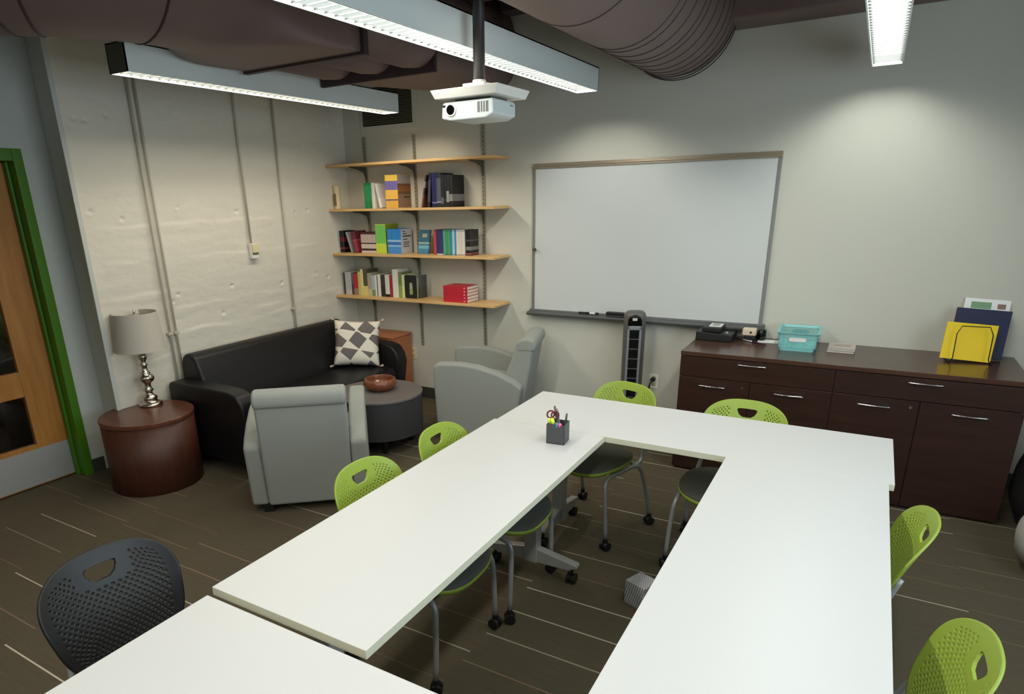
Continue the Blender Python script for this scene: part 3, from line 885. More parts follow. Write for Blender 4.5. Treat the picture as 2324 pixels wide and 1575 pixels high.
# --- fourth shelf
g = 'books on the lowest shelf'
r4 = [(0.0295, 0.0452, 0.20, (30, 32, 34), 0.5, (30, 32, 34), 'thin black book at the left end of the lowest shelf'),
      (0.0462, 0.1225, 0.205, (190, 190, 188), 0.2, (176, 180, 182), 'wide white and grey book near the left end of the lowest shelf'),
      (0.1235, 0.1494, 0.20, (60, 60, 58), 0.5, (92, 90, 86), 'dark grey book between white and red ones on the lowest shelf'),
      (0.1504, 0.2036, 0.195, (160, 120, 100), 0.3, (176, 40, 52), 'red book with tan foot on the lowest shelf'),
      (0.2046, 0.2362, 0.215, (200, 190, 120), 0.3, (196, 192, 116), 'yellow book right of the red one on the lowest shelf'),
      (0.2372, 0.2685, 0.238, (214, 206, 140), 0.3, (224, 220, 150), 'tall pale yellow book on the lowest shelf'),
      (0.2695, 0.3181, 0.240, (224, 202, 120), 0.36, (84, 76, 62), 'tall brown book with yellow foot on the lowest shelf'),
      (0.3191, 0.3688, 0.205, (196, 188, 150), 0.3, (164, 160, 138), 'khaki book right of the tall brown one on the lowest shelf'),
      (0.3698, 0.4057, 0.188, (120, 140, 90), 0.3, (170, 190, 200), 'pale blue book with green foot on the lowest shelf'),
      (0.4067, 0.4289, 0.190, (222, 220, 216), 0.5, (226, 224, 220), 'narrow white book beside a thin black one, lowest shelf'),
      (0.4299, 0.4368, 0.185, (20, 20, 22), 0.5, (24, 24, 26), 'thin black book between two white ones, lowest shelf'),
      (0.4378, 0.4737, 0.198, (220, 218, 214), 0.5, (224, 222, 218), 'white book left of the black and white one, lowest shelf'),
      (0.4747, 0.5245, 0.196, (40, 38, 36), 0.5, (60, 56, 52), 'black book with white figure near the middle of the lowest shelf'),
      (0.5255, 0.5758, 0.198, (30, 26, 28), 0.12, (216, 210, 208), 'white book with black foot on the lowest shelf'),
      (0.5768, 0.6115, 0.196, (150, 40, 46), 0.5, (150, 36, 44), 'narrow dark red book left of the tall white one, lowest shelf'),
      (0.6125, 0.6765, 0.250, (222, 222, 214), 0.5, (214, 216, 208), 'tall white book right of the dark red one, lowest shelf'),
      (0.6775, 0.7165, 0.222, (140, 160, 90), 0.5, (110, 126, 80), 'green book right of the tall white one, lowest shelf'),
      (0.7175, 0.7455, 0.205, (216, 222, 150), 0.5, (206, 216, 160), 'pale lime book against the black bookend, lowest shelf')]
for a, b, h, c1, f, c2, lab in r4:
    book(a, b, Z4, h, 0.165, [(0, c1), (f, c2)], lab, g)
be = bookend(0.818, Z4, 'black steel bookend with an arched opening on the lowest shelf', 0.205, 0.13)
book(0.755, 0.881, Z4 + 0.003, 0.20, 0.02, [(0, (150, 170, 110)), (0.4, (170, 178, 160)), (0.9, (120, 132, 110))], 'pale green book showing through the arch of the bookend, lowest shelf', g, yf=-0.194)
book(0.886, 0.902, Z4, 0.2, 0.10, [(0, (70, 72, 68)), (0.5, (84, 86, 82))], 'slim grey booklet right of the arched bookend, lowest shelf', g, yf=-0.17)
o = book(0.24, 0.33, Z4, 0.01, 0.01, [(0, (30, 44, 96))], 'x', g); bpy.data.objects.remove(o)
for k in range(5):
    bm = bmesh.new()
    h = 0.0265
    prism(bm, [(0.0, 0.0), (0.0, h), (0.19, h), (0.19, h - 0.002), (0.003, h - 0.002), (0.003, 0.002), (0.19, 0.002), (0.19, 0.0)], 'x', -0.12, 0.12, 0)
    box(bm, -0.118, 0.118, 0.003, 0.185, 0.002, h - 0.002, 1)
    box(bm, 0.085, 0.1, -0.0006, 0.001, 0.008, 0.018, 2)
    o = obj('book', bm, [plain((188, 34, 52)), M['pages'], plain((225, 160, 165))])
    o.location = (1.318 + 0.002 * (k % 2), -0.255, Z4 + 0.0005 + k * 0.0272)
    tag(o, ['red hardcover book, bottom of the red stack', 'red hardcover book, second from the bottom of the red stack', 'red hardcover book, middle of the red stack', 'red hardcover book, second from the top of the red stack', 'red hardcover book, top of the red stack'][k], 'book', 'stack of red books on the lowest shelf')

# ------------------------------------------------------------------ whiteboard
wb = thing('whiteboard', 'large wall-mounted whiteboard with tan aluminium frame and dark tray', 'whiteboard', (2.8215, 0, 0.9243))
hw, hh = 0.8935, 1.145
bm = bmesh.new(); box(bm, -hw + 0.01, hw - 0.01, -0.014, 0.0, 0.0, hh - 0.01)
obj('writing_surface', bm, M['wb'], wb)
bm = bmesh.new(); box(bm, -hw, hw, -0.024, 0, hh - 0.038, hh); box(bm, -hw, hw, -0.028, -0.02, hh - 0.024, hh - 0.014)
obj('map_rail', bm, M['alu'], wb, bevel=0.002)
for s in (-1, 1):
    bm = bmesh.new(); box(bm, min(s * hw, s * (hw - 0.022)), max(s * hw, s * (hw - 0.022)), -0.02, 0, 0.0, hh - 0.03)
    obj('side_frame', bm, M['alu_grey'], wb, bevel=0.002)
bm = bmesh.new()
prism(bm, [(0, -0.03), (0, 0.012), (-0.02, 0.012), (-0.022, 0.0), (-0.075, -0.004), (-0.085, -0.012), (-0.08, -0.03), (-0.04, -0.035)], 'x', -hw - 0.02, hw + 0.02)
obj('marker_tray', bm, M['tray'], wb, bevel=0.003)
bm = bmesh.new(); tube(bm, [(-hw + 0.03, -0.014, 0.49), (-hw + 0.03, -0.05, 0.50)], 0.006, 10); lathe(bm, [(0.0, 0.488), (0.016, 0.492), (0.016, 0.508), (0, 0.512)], 14, (-hw + 0.032, -0.052), close=False)
obj('clip_hook', bm, M['bracket'], wb, smooth=True)
for i, (x, c, lab) in enumerate(((2.395, (30, 30, 32), 'black marker lying on the whiteboard tray, left of the other marker'), (2.468, (225, 225, 225), 'white marker with black cap lying on the whiteboard tray'))):
    t = thing('marker_pen', lab, 'marker', (x, -0.045, 0.937), 0, 'markers on the whiteboard tray')
    bm = bmesh.new(); tube(bm, [(-0.035, 0, 0), (0.03, 0, 0)], 0.008, 12)
    obj('barrel', bm, plain(c), t, smooth=True)
    bm = bmesh.new(); tube(bm, [(0.03, 0, 0), (0.055, 0, 0)], 0.009, 12)
    obj('cap', bm, M['black_pl'], t, smooth=True)
t = thing('board_eraser', 'black felt eraser lying on the whiteboard tray beside the fan', 'eraser', (2.66, -0.045, 0.925))
bm = bmesh.new(); box(bm, -0.07, 0.07, -0.022, 0.022, 0.012, 0.034); obj('grip', bm, M['black_pl'], t, bevel=0.005)
bm = bmesh.new(); box(bm, -0.068, 0.068, -0.02, 0.02, 0, 0.012); obj('felt_pad', bm, plain((60, 60, 62), 0.9), t)

# ------------------------------------------------------------------ tower fan
fn = thing('tower_fan', 'grey tower fan with silver grille standing in front of the whiteboard', 'fan', (2.865, -0.20, 0), math.radians(18))
bm = bmesh.new(); lathe(bm, [(0.14, 0.0), (0.145, 0.012), (0.13, 0.025), (0.05, 0.04), (0.0, 0.042)], 32)
obj('base', bm, M['fan_grey'], fn, smooth=True)
bm = bmesh.new()
sec = []
for i in range(28):
    a = 2 * math.pi * i / 28
    sec.append((0.078 * math.copysign(abs(math.cos(a)) ** 0.7, math.cos(a)), 0.07 * math.copysign(abs(math.sin(a)) ** 0.8, math.sin(a))))
rg = []
for z, s in ((0.04, 0.95), (0.2, 1.0), (0.9, 1.05), (0.965, 1.04), (0.99, 0.95), (1.003, 0.75), (1.008, 0.4)):
    rg.append([(p[0] * s, p[1] * s, z) for p in sec])
sweep_rect_round(bm, rg)
obj('tower_body', bm, M['fan_grey'], fn, smooth=True)
bm = bmesh.new()
box(bm, -0.052, -0.034, -0.082, -0.055, 0.12, 0.905); box(bm, 0.034, 0.052, -0.082, -0.055, 0.12, 0.905); box(bm, -0.052, 0.052, -0.082, -0.055, 0.875, 0.905)
obj('silver_surround', bm, M['fan_silver'], fn, bevel=0.004)
bm = bmesh.new(); box(bm, -0.034, 0.034, -0.074, -0.05, 0.12, 0.876)
obj('grille_backing', bm, M['gloss_black'], fn)
bm = bmesh.new()
for i in range(9): x = -0.03 + i * 0.0075; box(bm, x - 0.001, x + 0.001, -0.079, -0.072, 0.12, 0.876)
obj('grille_bars', bm, M['black_pl'], fn)
for k in range(9):
    z = 0.805 - k * 0.075
    bm = bmesh.new(); box(bm, -0.034, 0.034, -0.081, -0.074, z, z + 0.006)
    obj('grille_crossbar', bm, M['fan_grey'], fn)
bm = bmesh.new(); prism(bm, [(-0.05, 0.908), (0.05, 0.908), (0.05, 0.95), (0.035, 0.978), (0, 0.988), (-0.035, 0.978), (-0.05, 0.95)], 'y', -0.081, -0.055)
obj('control_panel', bm, M['gloss_black'], fn, bevel=0.004)
bm = bmesh.new(); box(bm, -0.018, 0.016, -0.083, -0.08, 0.945, 0.965)
obj('display', bm, plain((200, 200, 190)), fn, bevel=0.003)

# ------------------------------------------------------------------ credenza
cb = thing('credenza', 'dark walnut storage credenza with silver bar handles along the back wall', 'cabinet', (4.225, -0.33, 0))
bm = bmesh.new(); box(bm, -0.893, 0.893, -0.29, 0.32, 0.0, 0.81)
obj('carcass', bm, M['cab'], cb)
bm = bmesh.new(); box(bm, -0.905, 0.905, -0.318, 0.325, 0.812, 0.84)
obj('top_panel', bm, M['cab_top'], cb, bevel=0.002)


def bar_handle(parent, x, z, y, L=0.165):
    bm = bmesh.new()
    tube(bm, smooth_path([(x - L / 2, y - 0.026, z), (x - L / 4, y - 0.031, z), (x, y - 0.033, z), (x + L / 4, y - 0.031, z), (x + L / 2, y - 0.026, z)], 4), 0.0055, 8)
    for dx in (-0.048, 0.048): tube(bm, [(x + dx, y, z), (x + dx, y - 0.03, z)], 0.0045, 8)
    return obj('handle', bm, M['chrome'], parent, smooth=True)


for x0, x1, hx, hz in ((-0.905, 0.0, -0.46, 0.786), (0.0, 0.905, 0.446, 0.781)):
    bm = bmesh.new(); box(bm, x0 + 0.0015, x1 - 0.0015, -0.312, -0.2905, 0.6735, 0.807)
    d = obj('drawer', bm, M['cab'], cb, bevel=0.0015)
    bar_handle(d, hx, hz, -0.312)
for x0, x1, hx, lockx in ((-0.905, -0.462, -0.688, -0.505), (-0.462, 0.0, -0.232, None), (0.0, 0.440, 0.219, 0.399), (0.440, 0.905, 0.672, None)):
    bm = bmesh.new(); box(bm, x0 + 0.0015, x1 - 0.0015, -0.312, -0.2905, 0.02, 0.6695)
    d = obj('cabinet_door', bm, M['cab'], cb, bevel=0.0015)
    bar_handle(d, hx, 0.6235, -0.312)
    if lockx:
        bm = bmesh.new(); tube(bm, [(lockx, -0.312, 0.631), (lockx, -0.316, 0.631)], 0.009, 16)
        obj('lock', bm, M['chrome'], d)

# things on the credenza
ZT = 0.8405
pr2 = thing('label_printer', 'black flatbed device with a paper slip on top, left end of the credenza', 'office machine', (3.445, -0.165, ZT))
bm = bmesh.new(); prism(bm, [(-0.12, 0), (0.12, 0), (0.12, 0.05), (-0.12, 0.062)], 'y', -0.10, 0.11)
obj('base_body', bm, M['black_pl'], pr2, bevel=0.006)
bm = bmesh.new(); box(bm, -0.085, 0.04, -0.085, 0.10, 0.058, 0.092)
obj('cover', bm, M['blackchair'], pr2, bevel=0.006)
bm = bmesh.new(); box(bm, -0.045, 0.035, -0.05, 0.06, 0.0925, 0.098); box(bm, -0.03, 0.02, -0.035, 0.045, 0.098, 0.0985, 1)
obj('paper_slip', bm, [M['white_pl'], plain((150, 152, 150))], pr2)
bm = bmesh.new(); tube(bm, [(0.075, -0.03, 0.052), (0.075, -0.03, 0.057)], 0.008, 12)
obj('button', bm, M['white_pl'], pr2)
wc = thing('desk_speaker', 'small cream and black cube device on the credenza under the whiteboard corner', 'device', (3.662, -0.13, ZT))
bm = bmesh.new(); box(bm, -0.032, 0.04, -0.035, 0.035, 0.0, 0.045)
obj('black_base', bm, M['black_pl'], wc, bevel=0.006)
bm = bmesh.new(); box(bm, -0.048, 0.042, -0.038, 0.02, 0.036, 0.088)
obj('cream_face', bm, plain((216, 198, 172)), wc, bevel=0.01)
bm = bmesh.new(); tube(bm, [(0.008, -0.038, 0.062), (0.008, -0.041, 0.062)], 0.007, 14)
obj('dot', bm, M['black_pl'], wc)
bm = bmesh.new(); lathe(bm, [(0.022, 0.0), (0.03, 0.01), (0.03, 0.07), (0.024, 0.075), (0, 0.075)], 20, (0.068, 0.04))
tag(obj('dark_cup', bm, M['gloss_black'], smooth=True), 'small glossy dark cup behind the cream cube device on the credenza', 'cup').location = (3.662, -0.13, ZT)
bm = bmesh.new(); tube(bm, [(-0.11, 0.07, 0.006), (0.0, 0.0, 0.006)], 0.005, 10, 0); tube(bm, [(0.0, 0.0, 0.006), (0.09, -0.058, 0.006)], 0.005, 10, 1); tube(bm, [(0.09, -0.058, 0.006), (0.104, -0.067, 0.006)], [0.005, 0.001], 10, 1)
o = obj('pen', bm, [M['chrome'], plain((70, 40, 70))], smooth=True); o.location = (3.69, -0.20, ZT)
tag(o, 'silver and purple pen lying on the credenza in front of the cube device', 'pen')
bm = bmesh.new(); box(bm, -0.075, 0.075, -0.055, 0.055, 0, 0.0012)
o = obj('index_card', bm, M['paper']); o.location = (3.79, -0.12, ZT); o.rotation_euler = (0, 0, 0.1)
tag(o, 'blank white card lying beside the aqua basket', 'card')
bk = thing('plastic_basket', 'aqua woven plastic basket with a white handle slot on the credenza', 'basket', (3.975, -0.235, ZT), 0.03)
def bring(z, s=0): return [(x, y, z) for x, y in round_rect(-0.112 - s, 0.112 + s, -0.145 - s, 0.145 + s, 0.02, 3)]
def wall_loop(bm, z0, z1, s0, s1, th=0.003, mi=0):
    o0 = bring(z0, s0); o1 = bring(z1, s1); i0 = bring(z0, s0 - th); i1 = bring(z1, s1 - th)
    V = [[bm.verts.new(p) for p in r] for r in (o0, o1, i1, i0)]
    n = len(o0)
    for a in range(4):
        A, B = V[a], V[(a + 1) % 4]
        for i in range(n):
            f = bm.faces.new((A[i], A[(i + 1) % n], B[(i + 1) % n], B[i])); f.material_index = mi
bm = bmesh.new(); wall_loop(bm, 0.108, 0.122, 0.006, 0.014, 0.012)
obj('rim', bm, M['teal'], bk, bevel=0.002)
bm = bmesh.new(); bm.faces.new([bm.verts.new(p) for p in bring(0.002, -0.014)]); wall_loop(bm, 0.0, 0.022, -0.012, -0.009)
for k in range(9): z = 0.026 + k * 0.0093; s = -0.009 + 0.013 * (z / 0.11); wall_loop(bm, z, z + 0.004, s, s)
for f in range(14):
    x = -0.10 + f * 0.0154
    for y in (-1, 1): box(bm, x - 0.0018, x + 0.0018, y * 0.141 - 0.001, y * 0.141 + 0.001, 0.02, 0.108)
for f in range(18):
    y = -0.13 + f * 0.0153
    for x in (-1, 1): box(bm, x * 0.108 - 0.001, x * 0.108 + 0.001, y - 0.0018, y + 0.0018, 0.02, 0.108)
obj('woven_body', bm, M['teal'], bk)
for s in (-1, 1):
    bm = bmesh.new(); prism(bm, [(p[0], p[1] + 0.078) for p in round_rect(-0.05, 0.05, -0.012, 0.012, 0.0118, 5)], 'y', s * 0.150 - 0.002, s * 0.150 + 0.002)
    obj('handle_slot', bm, M['white_pl'] if s < 0 else plain((140, 150, 150)), bk)
for k in range(3):
    bm = bmesh.new(); box(bm, -0.075, 0.075, -0.075, 0.075, 0, 0.0105)
    if k == 2:
        box(bm, -0.04, 0.05, -0.04, 0.03, 0.0105, 0.0107, 1)
    o = obj('coaster_tile', bm, [mat('pale_stone_tile', srgb(196, 186, 176), 0.5, noise_amt=0.12, nscale=14), plain((172, 150, 140))], bevel=0.002)
    o.location = (4.225 + 0.002 * k, -0.235 + 0.002 * k, ZT + k * 0.0125)
    tag(o, ['pale square tile, bottom of the stack beside the basket', 'pale square tile, middle of the stack beside the basket', 'pale square tile with faint print, top of the stack beside the basket'][k], 'tile', 'stacked pale tiles')
# step file rack
rk = thing('file_rack', 'black wire desktop file rack holding folders at the right of the credenza', 'file rack', (4.875, -0.20, ZT), 0.08)
def arch(yb, h, lean, w_=0.085):
    pts = [(-w_ * 1.15, yb, 0.004), (-w_, yb + lean * 0.1, 0.03), (-w_, yb + lean * 0.8, h * 0.8), (-w_ * 0.78, yb + lean, h), (w_ * 0.78, yb + lean, h), (w_, yb + lean * 0.8, h * 0.8), (w_, yb + lean * 0.1, 0.03), (w_ * 1.15, yb, 0.004)]
    bm = bmesh.new(); tube(bm, pts, 0.0028, 8)
    return bm
obj('wire_arch', arch(-0.115, 0.215, 0.03), M['wire'], rk, smooth=True)
obj('wire_arch', arch(-0.004, 0.17, 0.012), M['wire'], rk, smooth=True)
obj('wire_arch', arch(0.075, 0.20, 0.012), M['wire'], rk, smooth=True)
bm = bmesh.new()
for x in (-0.1, 0.1): tube(bm, [(x, -0.13, 0.004), (x, 0.10, 0.004)], 0.0028, 8)
obj('base_wires', bm, M['wire'], rk, smooth=True)


def folder(w_, h, th, m, name, lab, cat, loc, rx, rz, extra=None):
    bm = bmesh.new(); box(bm, -w_ / 2, w_ / 2, -th / 2, th / 2, 0, h)
    o = obj(name, bm, m, bevel=0.001)
    o.location = loc; o.rotation_euler = (rx, math.radians(3), rz)
    return tag(o, lab, cat)
folder(0.245, 0.215, 0.012, M['yellow'], 'yellow_folder', 'yellow folder standing in the front of the wire file rack', 'folder', (4.862, -0.27, ZT + 0.012), math.radians(-12), 0.08)
folder(0.265, 0.285, 0.022, M['navy'], 'blue_folder', 'navy blue folder standing behind the yellow folder in the rack', 'folder', (4.915, -0.165, ZT + 0.012), math.radians(-14), 0.08)
o = folder(0.225, 0.345, 0.004, M['paper'], 'printed_paper', 'white printed sheet sticking up behind the navy folder', 'paper', (4.935, -0.125, ZT + 0.014), math.radians(-20), 0.08)
bm = bmesh.new(); box(bm, -0.08, 0.02, -0.0026, -0.0021, 0.285, 0.325); box(bm, 0.05, 0.09, -0.0026, -0.0021, 0.29, 0.32, 1)
obj('print', bm, [plain((120, 160, 120)), plain((140, 110, 100))], o)

# ------------------------------------------------------------------ training tables
TZ = 0.735


def table(x0, x1, y0, y1, label, bases, zt=TZ):
    """bases: list of (x, y, axis of the foot)"""
    cx, cy = (x0 + x1) / 2, (y0 + y1) / 2
    t = thing('training_table', label, 'table', (cx, cy, 0), 0, 'white tables set out in a U')
    bm = bmesh.new(); box(bm, x0 - cx, x1 - cx, y0 - cy, y1 - cy, zt - 0.0285, zt)
    for f in bm.faces:
        f.normal_update(); f.material_index = 0 if abs(f.normal.z) > 0.5 else 1
    obj('tabletop', bm, [M['white_lam'], M['edge']], t, bevel=0.0015)
    for bx_, by_, ax in bases:
        bx_ -= cx; by_ -= cy
        bm = bmesh.new()
        box(bm, bx_ - 0.035, bx_ + 0.035, by_ - 0.03, by_ + 0.03, 0.07, zt - 0.05)
        box(bm, bx_ - (0.03 if ax == 'y' else 0.2), bx_ + (0.03 if ax == 'y' else 0.2), by_ - (0.2 if ax == 'y' else 0.03), by_ + (0.2 if ax == 'y' else 0.03), zt - 0.055, zt - 0.0285)
        obj('column', bm, M['grey_metal'], t, bevel=0.006)
        for s in (-1, 1):
            bm = bmesh.new()
            prof = [(0.0, 0.155), (0.245 * s, 0.112), (0.25 * s, 0.098), (0.2 * s, 0.075), (0.0, 0.072)]
            if ax == 'x': prism(bm, [(p[0] + bx_, p[1]) for p in prof], 'y', by_ - 0.022, by_ + 0.022)
            else: prism(bm, [(p[0] + by_, p[1]) for p in prof], 'x', bx_ - 0.022, bx_ + 0.022)
            ft = obj('foot_arm', bm, M['grey_metal'], t, bevel=0.004)
            px_, py_ = (bx_ + s * 0.215, by_) if ax == 'x' else (bx_, by_ + s * 0.215)
            bm = bmesh.new()
            caster(bm, px_, py_, 0.0, 0.028)
            tube(bm, [(px_, py_, 0.05), (px_, py_, 0.09)], 0.008, 10)
            obj('caster', bm, M['black_pl'], ft, smooth=False, bevel=0.002)
    return t


def caster(bm, x, y, rot=0.0, r=0.026):
    d = Vector((math.cos(rot), math.sin(rot), 0))
    for s in (-1, 1):
        a = Vector((x, y, r)) + d * s * 0.006; b = Vector((x, y, r)) + d * s * 0.022
        tube(bm, [a, b], r, 18)
    tube(bm, [Vector((x, y, r)) - d * 0.01, Vector((x, y, r)) + d * 0.01], r * 0.72, 12)


table(2.742, 3.341, -3.952, -2.166, 'white table on the left of the U, holding the pencil cup', [(3.05, -2.335, 'x'), (3.05, -3.80, 'x')])
table(2.756, 4.513, -2.163, -1.590, 'white table across the far end of the U near the credenza', [(2.99, -1.86, 'y'), (4.27, -1.86, 'y')])
table(3.890, 4.493, -4.60, -2.165, 'white table along the right of the U', [(4.19, -2.45, 'x'), (4.19, -3.95, 'x')])
table(2.766, 3.875, -4.60, -3.987, 'white table nearest the camera at the open end of the U', [(2.97, -4.3, 'y'), (3.65, -4.3, 'y')])

# ------------------------------------------------------------------ chairs
def back_mesh(w_, h, holes=True):
    """perforated curved shell in local coords: x across, z up from 0, concave towards +y"""
    nu, nv = 78, 60
    bm = bmesh.new()
    def P(u, v):
        s_ = max(abs(u), abs(v), 1e-6)
        n_ = 2.7 if v > 0 else 3.6
        sc = 1.0 / (max(1e-9, abs(u / s_) ** n_ + abs(v / s_) ** n_) ** (1.0 / n_)) if s_ > 1e-5 else 1.0
        sc = 1 + (sc - 1) * s_ ** 1.5
        a, b = u * sc, v * sc
        x = a * w_ / 2 * (1.0 - 0.16 * max(0.0, 0.5 - 0.5 * b) ** 1.3 * 1.5)
        z = (b * 0.5 + 0.5) * h
        y = 0.055 * (abs(x) / (w_ / 2)) ** 2.2 - 0.12 * (max(0.0, z / h) ** 1.2)
        return Vector((x, y, z))
    V = [[bm.verts.new(P(-1 + 2 * i / nu, -1 + 2 * j / nv)) for j in range(nv + 1)] for i in range(nu + 1)]
    for i in range(nu):
        for j in range(nv):
            if holes:
                c = P(-1 + 2 * (i + .5) / nu, -1 + 2 * (j + .5) / nv)
                if ((i % 4 == 1 and j % 4 == 1) or (i % 4 == 3 and j % 4 == 3)) and 6 < i < nu - 6 and 5 < j < nv - 6:
                    if not (abs(c.x) < 0.085 and c.z > h - 0.105):
                        continue
            bm.faces.new((V[i][j], V[i + 1][j], V[i + 1][j + 1], V[i][j + 1]))
    me = bpy.data.meshes.new('backrest')
    bm.to_mesh(me); bm.free()
    o = bpy.data.objects.new('backrest', me); COL.objects.link(o)
    s = o.modifiers.new('s', 'SOLIDIFY'); s.thickness = 0.007; s.offset = 0
    # hand hole
    cb_ = bmesh.new()
    pts = [(-0.048, 0.010), (-0.036, 0.016), (0.036, 0.016), (0.048, 0.010), (0.047, 0.0), (0.037, -0.017), (0.02, -0.028), (-0.02, -0.028), (-0.037, -0.017), (-0.047, 0.0)]
    prism(cb_, [(p[0], p[1] + h - 0.060) for p in pts], 'y', -0.2, 0.2)
    bmesh.ops.recalc_face_normals(cb_, faces=cb_.faces)
    cm = bpy.data.meshes.new('cut'); cb_.to_mesh(cm); cb_.free()
    co = bpy.data.objects.new('cut', cm); COL.objects.link(co)
    b = o.modifiers.new('b', 'BOOLEAN'); b.object = co; b.operation = 'DIFFERENCE'; b.solver = 'EXACT'
    dg = bpy.context.evaluated_depsgraph_get(); dg.update()
    me2 = bpy.data.meshes.new_from_object(o.evaluated_get(dg))
    me2.name = 'backrest'
    bpy.data.objects.remove(o); bpy.data.objects.remove(co)
    for p in me2.polygons: p.use_smooth = True
    return me2


def make_chair(shellm, label, loc, rz, group, arms=False):
    """faces +y; origin on the floor under the seat centre"""
    t = thing('stacking_chair', label, 'chair', loc, rz, group)
    me = back_mesh(0.455, 0.335)
    me.materials.clear(); me.materials.append(shellm)
    b = link('backrest', me, t); b.location = (0, -0.25, 0.452)
    try:
        w_ = b.modifiers.new('wn', 'WEIGHTED_NORMAL')
    except Exception: pass
    # seat shell and pad
    def out(s, n=40):
        r = []
        for i in range(n):
            a = 2 * math.pi * i / n
            ca, sa = math.cos(a), math.sin(a)
            x = 0.225 * math.copysign(abs(ca) ** 0.72, ca); y = 0.22 * math.copysign(abs(sa) ** 0.72, sa)
            r.append((x * s * (1 + 0.06 * (y / 0.22)), y * s + 0.015))
        return r
    bm = bmesh.new()
    rg = []
    for s, z in ((0.80, 0.405), (0.96, 0.412), (1.0, 0.428), (0.995, 0.437), (0.96, 0.438)):
        rg.append([(x, y, z + 0.25 * x * x - (0.018 if y > 0.12 else 0) * (y - 0.12) * 8) for x, y in out(s)])
    sweep_rect_round(bm, rg)
    obj('seat_shell', bm, shellm, t, smooth=True)
    bm = bmesh.new()
    rg = []
    for s, z in ((0.985, 0.4365), (0.982, 0.444), (0.91, 0.452), (0.6, 0.453), (0.2, 0.450)):
        rg.append([(x, y, z + 0.25 * x * x - (0.018 if y > 0.12 else 0) * (y - 0.12) * 8) for x, y in out(s)])
    sweep_rect_round(bm, rg)
    obj('seat_pad', bm, M['seat_fab'], t, smooth=True)
    # frame: side rails and back uprights
    bm = bmesh.new()
    for s in (-1, 1):
        tube(bm, smooth_path([(s * 0.205, 0.12, 0.40), (s * 0.20, -0.1, 0.395), (s * 0.195, -0.2, 0.41), (s * 0.18, -0.242, 0.50), (s * 0.16, -0.285, 0.62)]), 0.0115, 10)
    tube(bm, [(-0.20, 0.05, 0.398), (0.20, 0.05, 0.398)], 0.010, 10)
    tube(bm, [(-0.20, -0.14, 0.396), (0.20, -0.14, 0.396)], 0.010, 10)
    obj('frame', bm, M['tube'], t, smooth=True)
    for sx in (-1, 1):
        for sy in (-1, 1):
            bm = bmesh.new()
            if sy > 0: p = [(sx * 0.20, 0.03, 0.395), (sx * 0.207, 0.12, 0.40), (sx * 0.215, 0.165, 0.375), (sx * 0.225, 0.175, 0.30), (sx * 0.24, 0.175, 0.065)]
            else: p = [(sx * 0.20, -0.05, 0.395), (sx * 0.207, -0.12, 0.395), (sx * 0.215, -0.16, 0.37), (sx * 0.225, -0.195, 0.28), (sx * 0.24, -0.25, 0.065)]
            tube(bm, smooth_path(p, 5), 0.0115, 10)
            lg = obj('leg', bm, M['tube'], t, smooth=True)
            bm = bmesh.new()
            x, y = p[-1][0], p[-1][1]
            caster(bm, x, y, 0.3 * sx + 0.2 * sy, 0.025)
            tube(bm, [(x, y, 0.03), (x, y, 0.07)], 0.013, 12)
            obj('caster', bm, M['black_pl'], lg)
    return t


def face(dx, dy):  # rotation so that local +y points along (dx,dy)
    return math.atan2(-dx, dy)


CG = 'lime green mesh-back chairs round the tables'
ch = make_chair(M['green_pl'], 'lime green chair on the left side of the U, nearer the camera', (2.93, -3.075, 0), face(1, 0.0), CG)
dup(ch, (2.965, -2.535, 0), face(1, 0.02), 'lime green chair on the left side of the U, farther from the camera')
dup(ch, (3.12, -1.715, 0), face(-0.28, -0.96), 'lime green chair behind the far table, in front of the tower fan')
dup(ch, (3.865, -1.79, 0), face(0.0, -1), 'lime green chair behind the far table, in front of the credenza')
dup(ch, (4.255, -2.54, 0), face(-1, -0.0), 'lime green chair on the right side of the U, nearer the credenza')
dup(ch, (4.335, -3.25, 0), face(-1, 0), 'lime green chair on the right side of the U, in the bottom right corner')
bc = make_chair(M['blackchair'], 'black mesh-back chair at the bottom left, turned towards the near table', (2.765, -4.12, 0), face(1, -0.05), 'black mesh-back chair')
for k in kids(bc):
    if k.name.startswith('backrest'): k.location.z += 0.055

# pencil cup with pens
cup = thing('pencil_cup', 'square charcoal pencil cup on the left table', 'pencil cup', (3.168, -2.325, TZ), math.radians(7))
bm = bmesh.new()
c = 0.043
box(bm, -c, c, -c, -c + 0.003, 0, 0.095); box(bm, -c, c, c - 0.003, c, 0, 0.095); box(bm, -c, -c + 0.003, -c, c, 0, 0.095); box(bm, c - 0.003, c, -c, c, 0, 0.095); box(bm, -c, c, -c, c, 0, 0.004)
obj('cup_body', bm, M['cup'], cup)
def pen(name, x0, y0, x1, y1, zt, r, cbody, ctip, lab, cat):
    bm = bmesh.new()
    a = Vector((x0, y0, 0.008)); b = Vector((x1, y1, zt))
    m = a.lerp(b, 0.72)
    tube(bm, [a, m], r, 12, 0); tube(bm, [m, a.lerp(b, 0.96), b], [r * 1.1, r * 1.1, r * 0.7], 12, 1)
    o = obj(name, bm, [plain(cbody), plain(ctip)], smooth=True)
    o.location = (3.168, -2.325, TZ)
    tag(o, lab, cat, 'pens in the pencil cup')
pen('highlighter', -0.010, -0.012, -0.034, -0.030, 0.118, 0.0075, (226, 245, 70), (232, 248, 96), 'yellow highlighter at the left edge of the pencil cup', 'highlighter')
pen('highlighter', 0.012, -0.016, -0.018, -0.034, 0.122, 0.0085, (226, 245, 70), (226, 245, 80), 'yellow highlighter, right one of the two yellow ones', 'highlighter')
